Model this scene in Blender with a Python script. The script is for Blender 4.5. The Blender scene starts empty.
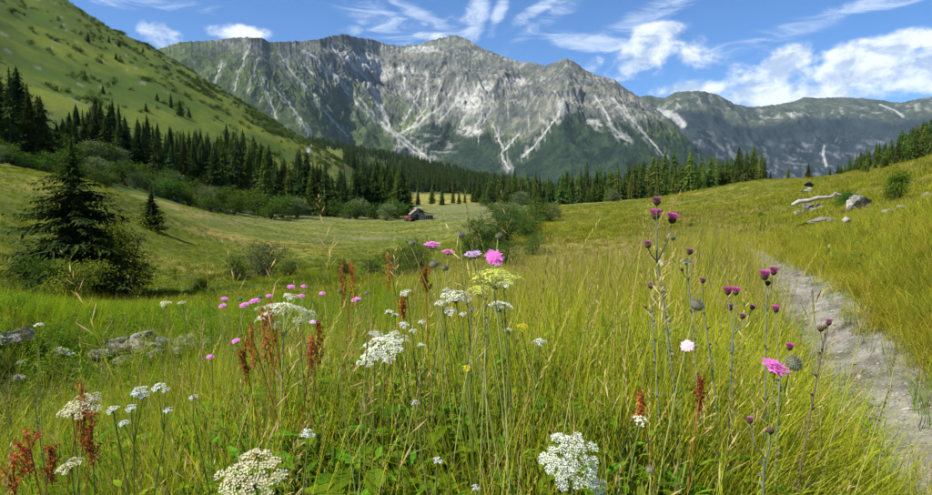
import bpy, bmesh, math, random
import numpy as np
from mathutils import Vector, Matrix
rnd = random.Random(7)
RNG = np.random.default_rng(11)
sc = bpy.context.scene
COL = sc.collection
R = math.radians

# ------------------------------------------------------------ camera
ZC = 1.42                       # eye height
FPX = 673.0                     # focal length in pixels of the 932 px wide photograph
PITCH = math.atan(47.5 / FPX)
cam = bpy.data.cameras.new('camera'); cam.sensor_width = 36; cam.lens = 36 * FPX / 932
cam.clip_start = 0.05; cam.clip_end = 60000
co = bpy.data.objects.new('camera', cam); COL.objects.link(co)
co.location = (0, 0, ZC); co.rotation_euler = (math.pi / 2 - PITCH, 0, 0)
sc.camera = co

# ------------------------------------------------------------ light
SUN_EL, SUN_AZ = R(50), R(-113)      # azimuth from +Y (view direction) clockwise; the sun stands to the left, a little behind
sd = Vector((math.sin(SUN_AZ) * math.cos(SUN_EL), math.cos(SUN_AZ) * math.cos(SUN_EL), math.sin(SUN_EL)))
sl = bpy.data.lights.new('sun', 'SUN'); sl.energy = 4.9; sl.angle = R(0.5); sl.color = (1, 0.955, 0.87)
so = bpy.data.objects.new('sun', sl); COL.objects.link(so)
so.rotation_euler = (-sd).to_track_quat('-Z', 'Y').to_euler()
sc.view_settings.view_transform = 'Standard'; sc.view_settings.look = 'None'
sc.view_settings.exposure = 0.74; sc.view_settings.gamma = 1.0
sc.render.engine = 'CYCLES'
cy = sc.cycles
cy.use_denoising = True; cy.max_bounces = 4; cy.diffuse_bounces = 2; cy.glossy_bounces = 1
cy.transmission_bounces = 3; cy.volume_bounces = 0; cy.transparent_max_bounces = 6
cy.caustics_reflective = False; cy.caustics_refractive = False; cy.sample_clamp_indirect = 4; cy.use_adaptive_sampling = True; cy.adaptive_threshold = .025; cy.adaptive_min_samples = 24

def ray(px, py):
    """pixel of the 932x495 photograph -> (x/y, z/y)"""
    a = px - 466.0; b = 247.5 - py
    c, s = math.cos(PITCH), math.sin(PITCH)
    y = FPX * c + b * s
    return a / y, (-FPX * s + b * c) / y

# ------------------------------------------------------------ node helpers
class NT:
    def __init__(s, tree): s.t = tree; tree.nodes.clear()
    def n(s, typ, **kw):
        o = s.t.nodes.new(typ)
        for k, v in kw.items(): setattr(o, k, v)
        return o
    def set(s, sock, v):
        if hasattr(v, 'is_output'): s.t.links.new(v, sock)
        elif v is not None:
            try: sock.default_value = v
            except Exception: sock.default_value = (v[0], v[1], v[2], 1)
    def math(s, op, a, b=None, c=None, clamp=False):
        o = s.n('ShaderNodeMath', operation=op, use_clamp=clamp)
        s.set(o.inputs[0], a)
        if b is not None: s.set(o.inputs[1], b)
        if c is not None: s.set(o.inputs[2], c)
        return o.outputs[0]
    def mix(s, f, a, b, mode='MIX'):
        o = s.n('ShaderNodeMix', data_type='RGBA', blend_type=mode)
        s.set(o.inputs[0], f)
        for k, v in ((6, a), (7, b)):
            if isinstance(v, tuple) and len(v) == 3: v = (*v, 1)
            s.set(o.inputs[k], v)
        return o.outputs[2]
    def noise(s, vec, scale, detail=4, rough=.55, dist=0, dim='3D'):
        o = s.n('ShaderNodeTexNoise', noise_dimensions=dim)
        if vec is not None: s.set(o.inputs['Vector'], vec)
        o.inputs['Scale'].default_value = scale; o.inputs['Detail'].default_value = detail
        o.inputs['Roughness'].default_value = rough; o.inputs['Distortion'].default_value = dist
        return o.outputs['Fac']
    def mr(s, v, a, b, c=0., d=1., smooth=True):
        o = s.n('ShaderNodeMapRange', interpolation_type='SMOOTHSTEP' if smooth else 'LINEAR')
        s.set(o.inputs[0], v)
        for i, q in enumerate((a, b, c, d)): o.inputs[i + 1].default_value = q
        return o.outputs[0]
    def mapping(s, vec, loc=(0, 0, 0), rot=(0, 0, 0), scale=(1, 1, 1), typ='POINT'):
        o = s.n('ShaderNodeMapping', vector_type=typ)
        s.set(o.inputs[0], vec); o.inputs[1].default_value = loc; o.inputs[2].default_value = rot; o.inputs[3].default_value = scale
        return o.outputs[0]

# ------------------------------------------------------------ sky with clouds (by direction, azimuth and elevation)
w = bpy.data.worlds.new('World'); sc.world = w; w.use_nodes = True
T = NT(w.node_tree)
sky = T.n('ShaderNodeTexSky', sky_type='NISHITA', sun_disc=False, sun_elevation=SUN_EL, sun_rotation=SUN_AZ,
          altitude=2300, air_density=1.0, dust_density=0.35, ozone_density=2.2)
g = T.n('ShaderNodeTexCoord').outputs['Generated']
sep = T.n('ShaderNodeSeparateXYZ'); T.set(sep.inputs[0], g)
az = T.math('ARCTAN2', sep.outputs[0], sep.outputs[1])
el = T.math('ARCSINE', sep.outputs[2])
cmb = T.n('ShaderNodeCombineXYZ'); T.set(cmb.inputs[0], az); T.set(cmb.inputs[1], el)
AE = cmb.outputs[0]
def blob(px, py, wpx, hpx, rot, k):
    u, t = ray(px, py); a = math.atan(u); e = math.atan(t * math.cos(a))
    m = T.mapping(AE, (a, e, 0), (0, 0, R(rot)), (wpx / FPX, hpx / FPX, 1), 'TEXTURE')
    vm = T.n('ShaderNodeVectorMath', operation='LENGTH'); T.set(vm.inputs[0], m)
    return T.math('MULTIPLY', T.mr(vm.outputs[1], 1.0, 0.15), k)
def blobs(lst):
    o = None
    for b in lst:
        q = blob(*b); o = q if o is None else T.math('MAXIMUM', o, q)
    return o
cum = blobs([(165, 36, 34, 20, 0, .8), (232, 33, 42, 12, 3, .95), (640, 60, 52, 27, 14, 1.0), (700, 56, 48, 24, -5, .9), (655, 34, 40, 14, 5, .7),
             (765, 68, 75, 22, 8, .85), (860, 72, 120, 24, 2, .9), (900, 42, 80, 13, 4, .85), (830, 92, 150, 16, 0, .85), (1020, 62, 130, 44, 0, .9),
             (430, 36, 22, 6, 0, .5), (352, 30, 18, 7, 0, .45), (-150, 30, 130, 30, 5, .7), (700, 90, 60, 18, 0, .8), (760, 92, 120, 14, 3, .8), (920, 85, 110, 18, 0, .85), (600, 62, 50, 14, 10, .6), (820, 58, 60, 10, 8, .7), (-420, 20, 200, 50, 0, .8), (1400, 20, 220, 60, 0, .8)])
cir = blobs([(478, 12, 17, 46, -14, 1.0), (500, 10, 10, 40, -24, .8), (425, 18, 60, 12, -24, .75), (540, 8, 60, 10, 30, .7), (745, 45, 90, 14, 10, .35), (590, 42, 78, 13, -9, .85), (655, 12, 95, 16, 22, .5), (385, 22, 80, 26, -20, .5), (550, 18, 90, 14, 32, .45),
             (130, 0, 120, 12, 0, .35), (790, 30, 80, 16, 12, .4), (860, 8, 90, 10, 6, .55), (440, 30, 90, 20, 10, .45), (560, 75, 60, 16, 0, .4),
             (300, -120, 300, 60, 20, .6), (900, -160, 300, 60, -15, .6)])
n1 = T.noise(T.mapping(AE, scale=(1, 1.5, 1)), 9, 9, .60, .25, '2D')
n1b = T.noise(T.mapping(AE, scale=(1, 1.3, 1)), 34, 6, .6, .3, '2D')
n1 = T.math('ADD', T.math('MULTIPLY', n1, .7), T.math('MULTIPLY', n1b, .3))
n2 = T.noise(T.mapping(AE, rot=(0, 0, R(-28)), scale=(1.2, 5, 1)), 11, 10, .72, .9, '2D')
gen = T.mr(T.noise(T.mapping(AE, scale=(1, 2, 1)), 2.2, 6, .55, .2, '2D'), .58, .75, 0, .7)
far = T.mr(T.math('ABSOLUTE', az), .75, 1.1)                  # beyond the picture scattered clouds go on
gen = T.math('MULTIPLY', gen, far)
cum = T.math('MAXIMUM', cum, gen)
dc = T.mr(T.math('ADD', cum, T.math('MULTIPLY', T.math('SUBTRACT', n1, .5), 4.4)), .06, .95)
dc = T.math('MULTIPLY', dc, T.mr(cum, .0, .25))
di = T.mr(T.math('ADD', cir, T.math('MULTIPLY', T.math('SUBTRACT', n2, .5), 2.4)), .05, 1.25, 0, .62)
di = T.math('MULTIPLY', di, T.mr(cir, .0, .3))
shade = T.mr(T.noise(T.mapping(AE, (0.0, .010, 0), scale=(1, 1.5, 1)), 22, 8, .62, .2, '2D'), .34, .60)
ccol = T.mix(shade, (.36, .44, .56), (.74, .77, .80))
skyc = T.mix(1.0, sky.outputs[0], (.043, .070, .098), 'MULTIPLY')
c1 = T.mix(di, skyc, (.62, .69, .78)); c2 = T.mix(T.math('MULTIPLY', dc, .86), c1, ccol)
bg = T.n('ShaderNodeBackground'); T.set(bg.inputs[0], c2); bg.inputs[1].default_value = 1.0
wo = T.n('ShaderNodeOutputWorld'); T.set(wo.inputs[0], bg.outputs[0])

# ------------------------------------------------------------ materials
def vary(T, base, amt=.25, hue=.03, scale=None):
    """base colour varied per instance"""
    oi = T.n('ShaderNodeObjectInfo')
    h = T.n('ShaderNodeHueSaturation'); T.set(h.inputs['Color'], (*base, 1) if isinstance(base, tuple) else base)
    T.set(h.inputs['Hue'], T.math('ADD', T.math('MULTIPLY', T.math('SUBTRACT', oi.outputs['Random'], .5), hue * 2), .5))
    r2 = T.math('FRACT', T.math('MULTIPLY', oi.outputs['Random'], 17.31))
    T.set(h.inputs['Value'], T.math('ADD', T.math('MULTIPLY', r2, amt * 2), 1 - amt))
    return h.outputs[0]
def leafmat(name, col, trans=.35, amt=.25, hue=.02, col2=None, nscale=6, gloss=.08, rough=.5):
    m = bpy.data.materials.new(name); m.use_nodes = True; T = NT(m.node_tree)
    c = (*col, 1)
    if col2:
        geo = T.n('ShaderNodeNewGeometry')
        tc = T.n('ShaderNodeTexCoord')
        ri = geo.outputs['Random Per Island'] if 'Random Per Island' in geo.outputs else 0.5
        nz = T.noise(tc.outputs['Object'], nscale, 3)
        f = T.math('ADD', T.math('MULTIPLY', ri, .6), T.math('MULTIPLY', T.mr(nz, .3, .7), .4))
        c = T.mix(f, col, col2)
    else: c = tuple(col)
    c = vary(T, c, amt, hue)
    d = T.n('ShaderNodeBsdfDiffuse'); T.set(d.inputs[0], c)
    tr = T.n('ShaderNodeBsdfTranslucent'); T.set(tr.inputs[0], T.mix(1., c, (1.1, 1.15, .55), 'MULTIPLY'))
    mx = T.n('ShaderNodeMixShader'); mx.inputs[0].default_value = trans
    T.set(mx.inputs[1], d.outputs[0]); T.set(mx.inputs[2], tr.outputs[0])
    o = T.n('ShaderNodeOutputMaterial'); T.set(o.inputs[0], mx.outputs[0]); return m
def solidmat(name, c1, c2, scale=8, rough=.9, bump=.3, bscale=30, dist=.02, spec=.2, spots=None):
    m = bpy.data.materials.new(name); m.use_nodes = True; T = NT(m.node_tree)
    tc = T.n('ShaderNodeTexCoord').outputs['Object']
    f = T.mr(T.noise(tc, scale, 6, .6), .33, .67)
    c = T.mix(f, c1, c2)
    if spots: c = T.mix(T.mr(T.noise(T.mapping(tc, (5, 3, 1)), scale * 2.3, 5, .65), .52, .62), c, spots)
    c = vary(T, c, .22 if name == 'gravel' else .12, .008)
    p = T.n('ShaderNodeBsdfPrincipled'); T.set(p.inputs['Base Color'], c); p.inputs['Roughness'].default_value = rough
    p.inputs['Specular IOR Level'].default_value = spec
    b = T.n('ShaderNodeBump'); b.inputs['Strength'].default_value = bump; b.inputs['Distance'].default_value = dist
    T.set(b.inputs['Height'], T.noise(tc, bscale, 8, .65)); T.set(p.inputs['Normal'], b.outputs[0])
    o = T.n('ShaderNodeOutputMaterial'); T.set(o.inputs[0], p.outputs[0]); return m

M = {}
M['grass_green'] = leafmat('grass_green', (.050, .125, .008), .5, .5, .035, (.27, .37, .010), 3)
M['grass_yellow'] = leafmat('grass_yellow', (.21, .27, .010), .5, .35, .03, (.54, .50, .045), 3)
M['grass_straw'] = leafmat('grass_straw', (.50, .39, .12), .35, .3, .02, (.34, .29, .06), 3)
M['meadow_dark'] = leafmat('meadow_dark', (.055, .095, .006), .3, .35, .03, (.115, .155, .009), 1)
M['meadow_olive'] = leafmat('meadow_olive', (.13, .17, .008), .3, .3, .03, (.24, .25, .016), 1)
M['meadow_tan'] = leafmat('meadow_tan', (.24, .215, .045), .3, .3, .03, (.36, .30, .075), 1)
M['grass_brown'] = leafmat('grass_brown', (.22, .11, .04), .3, .4, .03, (.36, .21, .08), 3)
M['grass_head'] = leafmat('grass_head', (.34, .22, .09), .3, .35, .03, (.45, .36, .17), 9)
M['grass_mat'] = leafmat('grass_mat', (.22, .25, .012), .42, .4, .03, (.46, .39, .06), 1)
M['herb'] = leafmat('herb', (.085, .185, .012), .45, .35, .04, (.19, .31, .018), 14, gloss=.12, rough=.4)
M['spruce'] = leafmat('spruce', (.022, .040, .012), .2, .4, .03, (.058, .086, .020), .6, gloss=.05)
M['spruce_old'] = leafmat('spruce_old', (.024, .042, .012), .2, .3, .02, (.085, .11, .024), 1.2, gloss=.06)
M['larch'] = leafmat('larch', (.048, .084, .014), .3, .35, .03, (.11, .15, .024), .6, gloss=.05)
M['far_conifer'] = leafmat('far_conifer', (.032, .056, .014), .25, .4, .03, (.078, .108, .024), .2, gloss=.03)
M['alder'] = leafmat('alder', (.040, .082, .013), .3, .3, .03, (.10, .155, .028), 1.2, gloss=.07)
M['willow'] = leafmat('willow', (.085, .12, .045), .25, .25, .02, (.18, .22, .10), 1.2, gloss=.07)
M['birch'] = leafmat('birch', (.07, .12, .014), .35, .25, .02, (.20, .24, .03), 2, gloss=.08)
M['scrub'] = leafmat('scrub', (.050, .078, .016), .25, .35, .03, (.09, .125, .026), .6, gloss=.03)
M['bark'] = solidmat('bark', (.10, .075, .055), (.045, .035, .028), 6, .95, .6, 14, .05)
M['stem'] = leafmat('stem', (.13, .19, .03), .15, .2, .02, (.22, .25, .06), 8)
M['stem_pale'] = leafmat('stem_pale', (.36, .40, .10), .15, .15, .01, (.46, .46, .16), 8)
M['stem_grey'] = leafmat('stem_grey', (.17, .21, .10), .1, .15, .02, (.28, .28, .19), 20)
M['stem_brown'] = leafmat('stem_brown', (.12, .085, .05), .1, .15, .02, (.19, .15, .09), 20)
M['rust'] = leafmat('rust', (.38, .085, .028), .3, .3, .02, (.48, .20, .06), 9)
M['pink'] = leafmat('pink', (.72, .20, .62), .35, .08, .01, (.80, .36, .74), 30, gloss=.02)
M['magenta'] = leafmat('magenta', (.74, .17, .58), .35, .05, .01, (.86, .30, .72), 30, gloss=.02)
M['lilac'] = leafmat('lilac', (.66, .42, .74), .35, .08, .01, (.80, .60, .82), 30, gloss=.02)
M['palepink'] = leafmat('palepink', (.82, .48, .74), .35, .08, .01, (.9, .74, .86), 30, gloss=.02)
M['purple'] = leafmat('purple', (.52, .06, .34), .3, .12, .015, (.74, .18, .54), 60, gloss=.02)
M['dullpurple'] = leafmat('dullpurple', (.50, .17, .32), .25, .15, .015, (.52, .24, .33), 60, gloss=.02)
M['bract'] = leafmat('bract', (.075, .035, .035), .1, .2, .02, (.13, .10, .05), 60)
M['bract_green'] = leafmat('bract_green', (.10, .13, .05), .15, .2, .02, (.19, .20, .09), 60)
M['button'] = leafmat('button', (.15, .155, .085), .2, .15, .02, (.30, .29, .19), 60)
M['white'] = leafmat('white', (.80, .80, .72), .3, .04, .01, (.70, .72, .58), 60, gloss=.02)
M['purewhite'] = leafmat('purewhite', (.84, .84, .82), .3, .03, .01, (.78, .78, .80), 60, gloss=.02)
M['cream'] = leafmat('cream', (.62, .56, .34), .3, .06, .01, (.74, .66, .48), 60, gloss=.02)
M['limeflower'] = leafmat('limeflower', (.50, .54, .08), .3, .06, .01, (.62, .64, .18), 60, gloss=.02)
M['yellow'] = leafmat('yellow', (.75, .62, .03), .3, .06, .01, (.8, .7, .05), 60, gloss=.02)
M['rock'] = solidmat('rock', (.22, .205, .18), (.10, .095, .08), 5, .95, .7, 16, .03, .2, (.34, .33, .27))
M['rock_warm'] = solidmat('rock_warm', (.27, .22, .17), (.13, .105, .08), 5, .95, .9, 16, .04, .2, (.34, .31, .25))
M['rock_pale'] = solidmat('rock_pale', (.36, .34, .29), (.19, .18, .155), 5, .95, .5, 16, .02, .2)
M['rock_dark'] = solidmat('rock_dark', (.06, .06, .05), (.035, .035, .03), 5, .95, .7, 16, .03, .2)
M['gravel'] = solidmat('gravel', (.42, .40, .34), (.09, .085, .07), 20, .95, .3, 60, .004, .2)
M['wood_grey'] = solidmat('wood_grey', (.20, .15, .12), (.32, .27, .23), 3, .9, .4, 20, .02)
M['wood_dark'] = solidmat('wood_dark', (.035, .028, .024), (.07, .055, .045), 3, .9, .4, 20, .02)
M['log'] = solidmat('log', (.45, .41, .35), (.28, .24, .20), 3, .9, .4, 20, .02)
M['sheet_white'] = solidmat('sheet_white', (.78, .79, .80), (.62, .63, .65), 2, .5, .1, 20, .01)
M['red_paint'] = solidmat('red_paint', (.34, .05, .03), (.24, .035, .025), 3, .45, .1, 20, .01, .5)
M['rubber'] = solidmat('rubber', (.02, .02, .02), (.035, .033, .03), 3, .8, .2, 20, .01)
M['glass_dark'] = solidmat('glass_dark', (.02, .025, .03), (.03, .035, .04), 3, .15, .0, 20, .01, .8)

def attrmat(name, rough=.95, bump=.5, bscale=20, dist=.05, nscale=(6, 40), namt=.5, cell=None):
    """albedo from a point colour attribute, broken up by fine noise"""
    m = bpy.data.materials.new(name); m.use_nodes = True; T = NT(m.node_tree)
    a = T.n('ShaderNodeAttribute', attribute_name='albedo').outputs['Color']
    tc = T.n('ShaderNodeTexCoord').outputs['Object']
    f1 = T.mr(T.noise(tc, nscale[0], 6, .65), .25, .75, 1 - namt, 1 + namt)
    f2 = T.mr(T.noise(tc, nscale[1], 5, .65), .25, .75, 1 - namt, 1 + namt)
    f = T.math('MULTIPLY', f1, f2)
    cm = T.n('ShaderNodeCombineXYZ')
    for i in range(3): T.set(cm.inputs[i], f)
    c = T.mix(1., a, cm.outputs[0], 'MULTIPLY')
    p = T.n('ShaderNodeBsdfPrincipled'); T.set(p.inputs['Base Color'], c); p.inputs['Roughness'].default_value = rough
    p.inputs['Specular IOR Level'].default_value = .1
    b = T.n('ShaderNodeBump'); b.inputs['Strength'].default_value = bump; b.inputs['Distance'].default_value = dist
    T.set(b.inputs['Height'], T.noise(tc, bscale, 8, .7)); T.set(p.inputs['Normal'], b.outputs[0])
    o = T.n('ShaderNodeOutputMaterial'); T.set(o.inputs[0], p.outputs[0]); return m

# ------------------------------------------------------------ numpy noise
_perm = np.random.default_rng(5).permutation(1024)
_gr = np.random.default_rng(6).uniform(0, 2 * math.pi, 1024); _gx, _gy = np.cos(_gr), np.sin(_gr)
def perlin(x, y):
    xi = np.floor(x).astype(np.int64); yi = np.floor(y).astype(np.int64); xf = x - xi; yf = y - yi
    def gd(i, j, a, b):
        h = _perm[(_perm[i & 1023] + j) & 1023]; return _gx[h] * a + _gy[h] * b
    u = xf * xf * xf * (xf * (xf * 6 - 15) + 10); v = yf * yf * yf * (yf * (yf * 6 - 15) + 10)
    n00 = gd(xi, yi, xf, yf); n10 = gd(xi + 1, yi, xf - 1, yf); n01 = gd(xi, yi + 1, xf, yf - 1); n11 = gd(xi + 1, yi + 1, xf - 1, yf - 1)
    return ((n00 * (1 - u) + n10 * u) * (1 - v) + (n01 * (1 - u) + n11 * u) * v) * 1.5
def fbm(x, y, o=5, g=.5, ridged=False):
    s = 0; a = 1; tot = 0
    for i in range(o):
        n = perlin(x + 17.3 * i, y - 9.1 * i)
        if ridged: n = 1 - 2 * np.abs(n) - .35
        s = s + a * n; tot += a; a *= g; x = x * 2.03; y = y * 2.03
    return s / tot
def sm(v, a, b):
    t = np.clip((v - a) / (b - a), 0, 1); return t * t * (3 - 2 * t)
def lerp(a, b, f):
    f = np.asarray(f)[..., None]; return a * (1 - f) + np.asarray(b) * f

# ------------------------------------------------------------ terrain: smooth surface through surveyed points, as seen from the eye
CP = []
def cz(px, r, z): CP.append((math.atan((px - 466) / FPX), math.log(r), (z - ZC) / r + ZC / r))
def cs(px, *pr):
    for py, r in pr:
        u, t = ray(px, py); th = math.atan(u); t = t * math.cos(th)
        CP.append((th, math.log(r), t + ZC / r))
for px in (-300, 100, 466, 800, 1250): cz(px, .5, 0)
for px, z in ((-300, -.1), (0, 0), (250, .2), (466, .28), (650, .28), (850, 0), (1000, 0), (1300, .1)): cz(px, 1.5, z)
for px, z in ((-300, -.6), (0, -.4), (200, -.12), (466, .15), (650, .28), (760, .08), (900, 0), (1050, .12), (1300, .4)): cz(px, 4, z)
for px, z in ((0, -.75), (200, -.5), (466, -.2), (600, 0), (700, .08), (800, 0), (900, .3), (1050, .7), (1300, 1.2)): cz(px, 8, z)
cs(-300, (380, 10), (290, 30), (190, 60), (100, 150), (-20, 300), (-110, 520), (-90, 900))
cs(-120, (375, 9), (300, 25), (200, 50), (155, 90), (110, 150), (0, 300), (-85, 520), (-70, 900))
cs(0, (360, 9), (312, 20), (288, 30), (240, 44), (200, 57), (171, 75), (165, 100), (140, 150), (60, 300), (-15, 520), (0, 850))
cs(60, (300, 30), (-2, 580))
cs(100, (350, 10), (312, 22), (290, 35), (250, 50), (215, 62), (187, 82), (186, 110), (165, 150), (115, 250), (70, 380), (24, 600), (45, 900))
cs(150, (47, 610))
cs(200, (340, 10), (312, 20), (288, 35), (264, 50), (237, 75), (210, 112), (208, 140), (190, 170), (160, 240), (120, 350), (90, 470), (76, 580), (100, 850))
cs(250, (213, 150), (107, 570))
cs(300, (307, 18), (287, 30), (273, 45), (253, 70), (232, 105), (215, 155), (209, 190), (185, 280), (158, 400), (137, 530), (155, 750), (140, 1300))
cs(340, (160, 520))
cs(400, (291, 18), (284, 28), (276, 40), (263, 60), (241, 90), (224, 140), (213, 180), (206, 300), (200, 430), (190, 650), (159, 1300), (180, 1900))
cs(460, (206, 260), (196, 420), (185, 700), (174, 1300))
cs(500, (297, 14), (282, 25), (265, 45), (243, 65), (224, 100), (212, 160), (204, 300), (202, 500), (186, 1300), (195, 2500))
cs(600, (285, 15), (274, 24), (260, 42), (240, 62), (217, 110), (207, 170), (203, 300), (205, 600), (200, 1300))
cs(700, (264, 13), (250, 22), (233, 45), (215, 80), (202, 130), (191, 190), (196, 300), (210, 600), (215, 1300))
cs(765, (262, 15), (242, 24), (216, 60), (196, 110), (180, 185), (190, 300), (220, 700), (225, 1500))
cs(820, (238, 18), (214, 35), (197, 70), (184, 120), (179, 165), (186, 260), (220, 700), (225, 1500))
cs(880, (222, 20), (192, 60), (172, 120), (166, 190), (168, 300), (172, 420), (200, 900))
cs(932, (214, 14), (191, 40), (160, 110), (153, 180), (152, 300), (156, 420), (180, 900))
cs(1150, (180, 20), (140, 60), (108, 150), (95, 300), (110, 600))
cs(1400, (170, 20), (110, 60), (50, 200))
for px in (-300, 100, 466, 800, 1200): cs(px, (200, 2600), (200, 6000), (200, 12000))
CPa = np.array(CP); SX, SY = 3.2, 1.0
def _tk(d2): return .5 * d2 * np.log(d2 + 1e-12)
_P = CPa[:, :2] * (SX, SY)
_n = len(_P)
_K = _tk(((_P[:, None] - _P[None]) ** 2).sum(-1)) + np.eye(_n) * .0004
_Q = np.c_[np.ones(_n), _P]
_A = np.block([[_K, _Q], [_Q.T, np.zeros((3, 3))]])
_W = np.linalg.solve(_A, np.r_[CPa[:, 2], 0, 0, 0])
# footpath centre line in the world (x, y) and half width
PATH = np.array([(1.3, -6), (1.75, 0), (2.36, 3.2), (2.95, 4.8), (3.6, 6.4), (4.25, 8), (5.1, 10.6), (6.5, 14.7), (9.6, 24), (13, 34), (20, 52)], float)
PW = .43
def pathdist(x, y):
    d = np.full(x.shape, 1e9)
    for (a, b) in zip(PATH[:-1], PATH[1:]):
        ab = b - a; t = np.clip(((x - a[0]) * ab[0] + (y - a[1]) * ab[1]) / (ab @ ab), 0, 1)
        d = np.minimum(d, np.hypot(x - a[0] - t * ab[0], y - a[1] - t * ab[1]))
    return d
def H(x, y):
    x = np.atleast_1d(np.asarray(x, float)); y = np.atleast_1d(np.asarray(y, float)); sh = x.shape
    x = x.ravel(); y = y.ravel()
    r = np.maximum(np.hypot(x, y), .15); th = np.arctan2(x, y)
    thc = np.clip(th, -R(58), R(58))
    fade = 1 - sm(np.abs(th), R(58), R(120))
    out = np.empty(len(x))
    for i in range(0, len(x), 60000):
        p = np.c_[thc[i:i + 60000] * SX, np.log(np.clip(r[i:i + 60000], .5, 12000)) * SY]
        d2 = ((p[:, None] - _P[None]) ** 2).sum(-1)
        out[i:i + 60000] = _tk(d2) @ _W[:_n] + _W[_n] + p @ _W[_n + 1:]
    out *= sm(r, .2, 1.2)
    z = out * r * fade
    rough = sm(r, 3, 12)
    z += .05 * fbm(x / 1.3, y / 1.3, 3) * rough + .40 * fbm(x / 10 + 5, y / 10, 4) * sm(r, 12, 60) + 5.0 * fbm(x / 90, y / 90, 5) * sm(r, 190, 420) * (1 - sm(r, 3000, 6000))
    pd = pathdist(x, y)
    z -= .07 * (1 - sm(pd, PW * .7, PW * 1.5)) * (1 - sm(r, 30, 50))
    return z.reshape(sh)
def gz(x, y): return float(H(x, y)[0])
def place(px, r, py=200):
    """ground point seen in the direction of px at depth y = r"""
    u, _ = ray(px, py); y = r * math.cos(math.atan(u)); return u * y, y, gz(u * y, y)
def at(px, py, y):
    u, t = ray(px, py); return Vector((u * y, y, ZC + t * y))
def px_of(x, y, z):
    c, s = math.cos(PITCH), math.sin(PITCH); zz = z - ZC
    dep = y * c - zz * s; up = y * s + zz * c
    return 466 + FPX * x / dep, 247.5 - FPX * up / dep

def grid_mesh(name, X, Y, Z, col, mat, wrap=False):
    nr, nc = X.shape
    me = bpy.data.meshes.new(name)
    V = np.stack([X, Y, Z], -1).reshape(-1, 3).astype(np.float32)
    i = np.arange(nr * nc).reshape(nr, nc)
    F = np.stack([i[:-1, :-1], i[:-1, 1:], i[1:, 1:], i[1:, :-1]], -1).reshape(-1, 4)
    me.vertices.add(len(V)); me.vertices.foreach_set('co', V.ravel())
    me.loops.add(F.size); me.loops.foreach_set('vertex_index', F.ravel().astype(np.int32))
    me.polygons.add(len(F)); me.polygons.foreach_set('loop_start', np.arange(0, F.size, 4, dtype=np.int32))
    me.update(calc_edges=True); me.validate()
    me.polygons.foreach_set('use_smooth', np.ones(len(me.polygons), bool))
    a = me.color_attributes.new('albedo', 'FLOAT_COLOR', 'POINT')
    C = np.ones((nr * nc, 4), np.float32); C[:, :3] = np.clip(col.reshape(-1, 3), 0, 1); a.data.foreach_set('color', C.ravel())
    me.materials.append(mat)
    o = bpy.data.objects.new(name, me); COL.objects.link(o); return o

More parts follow.
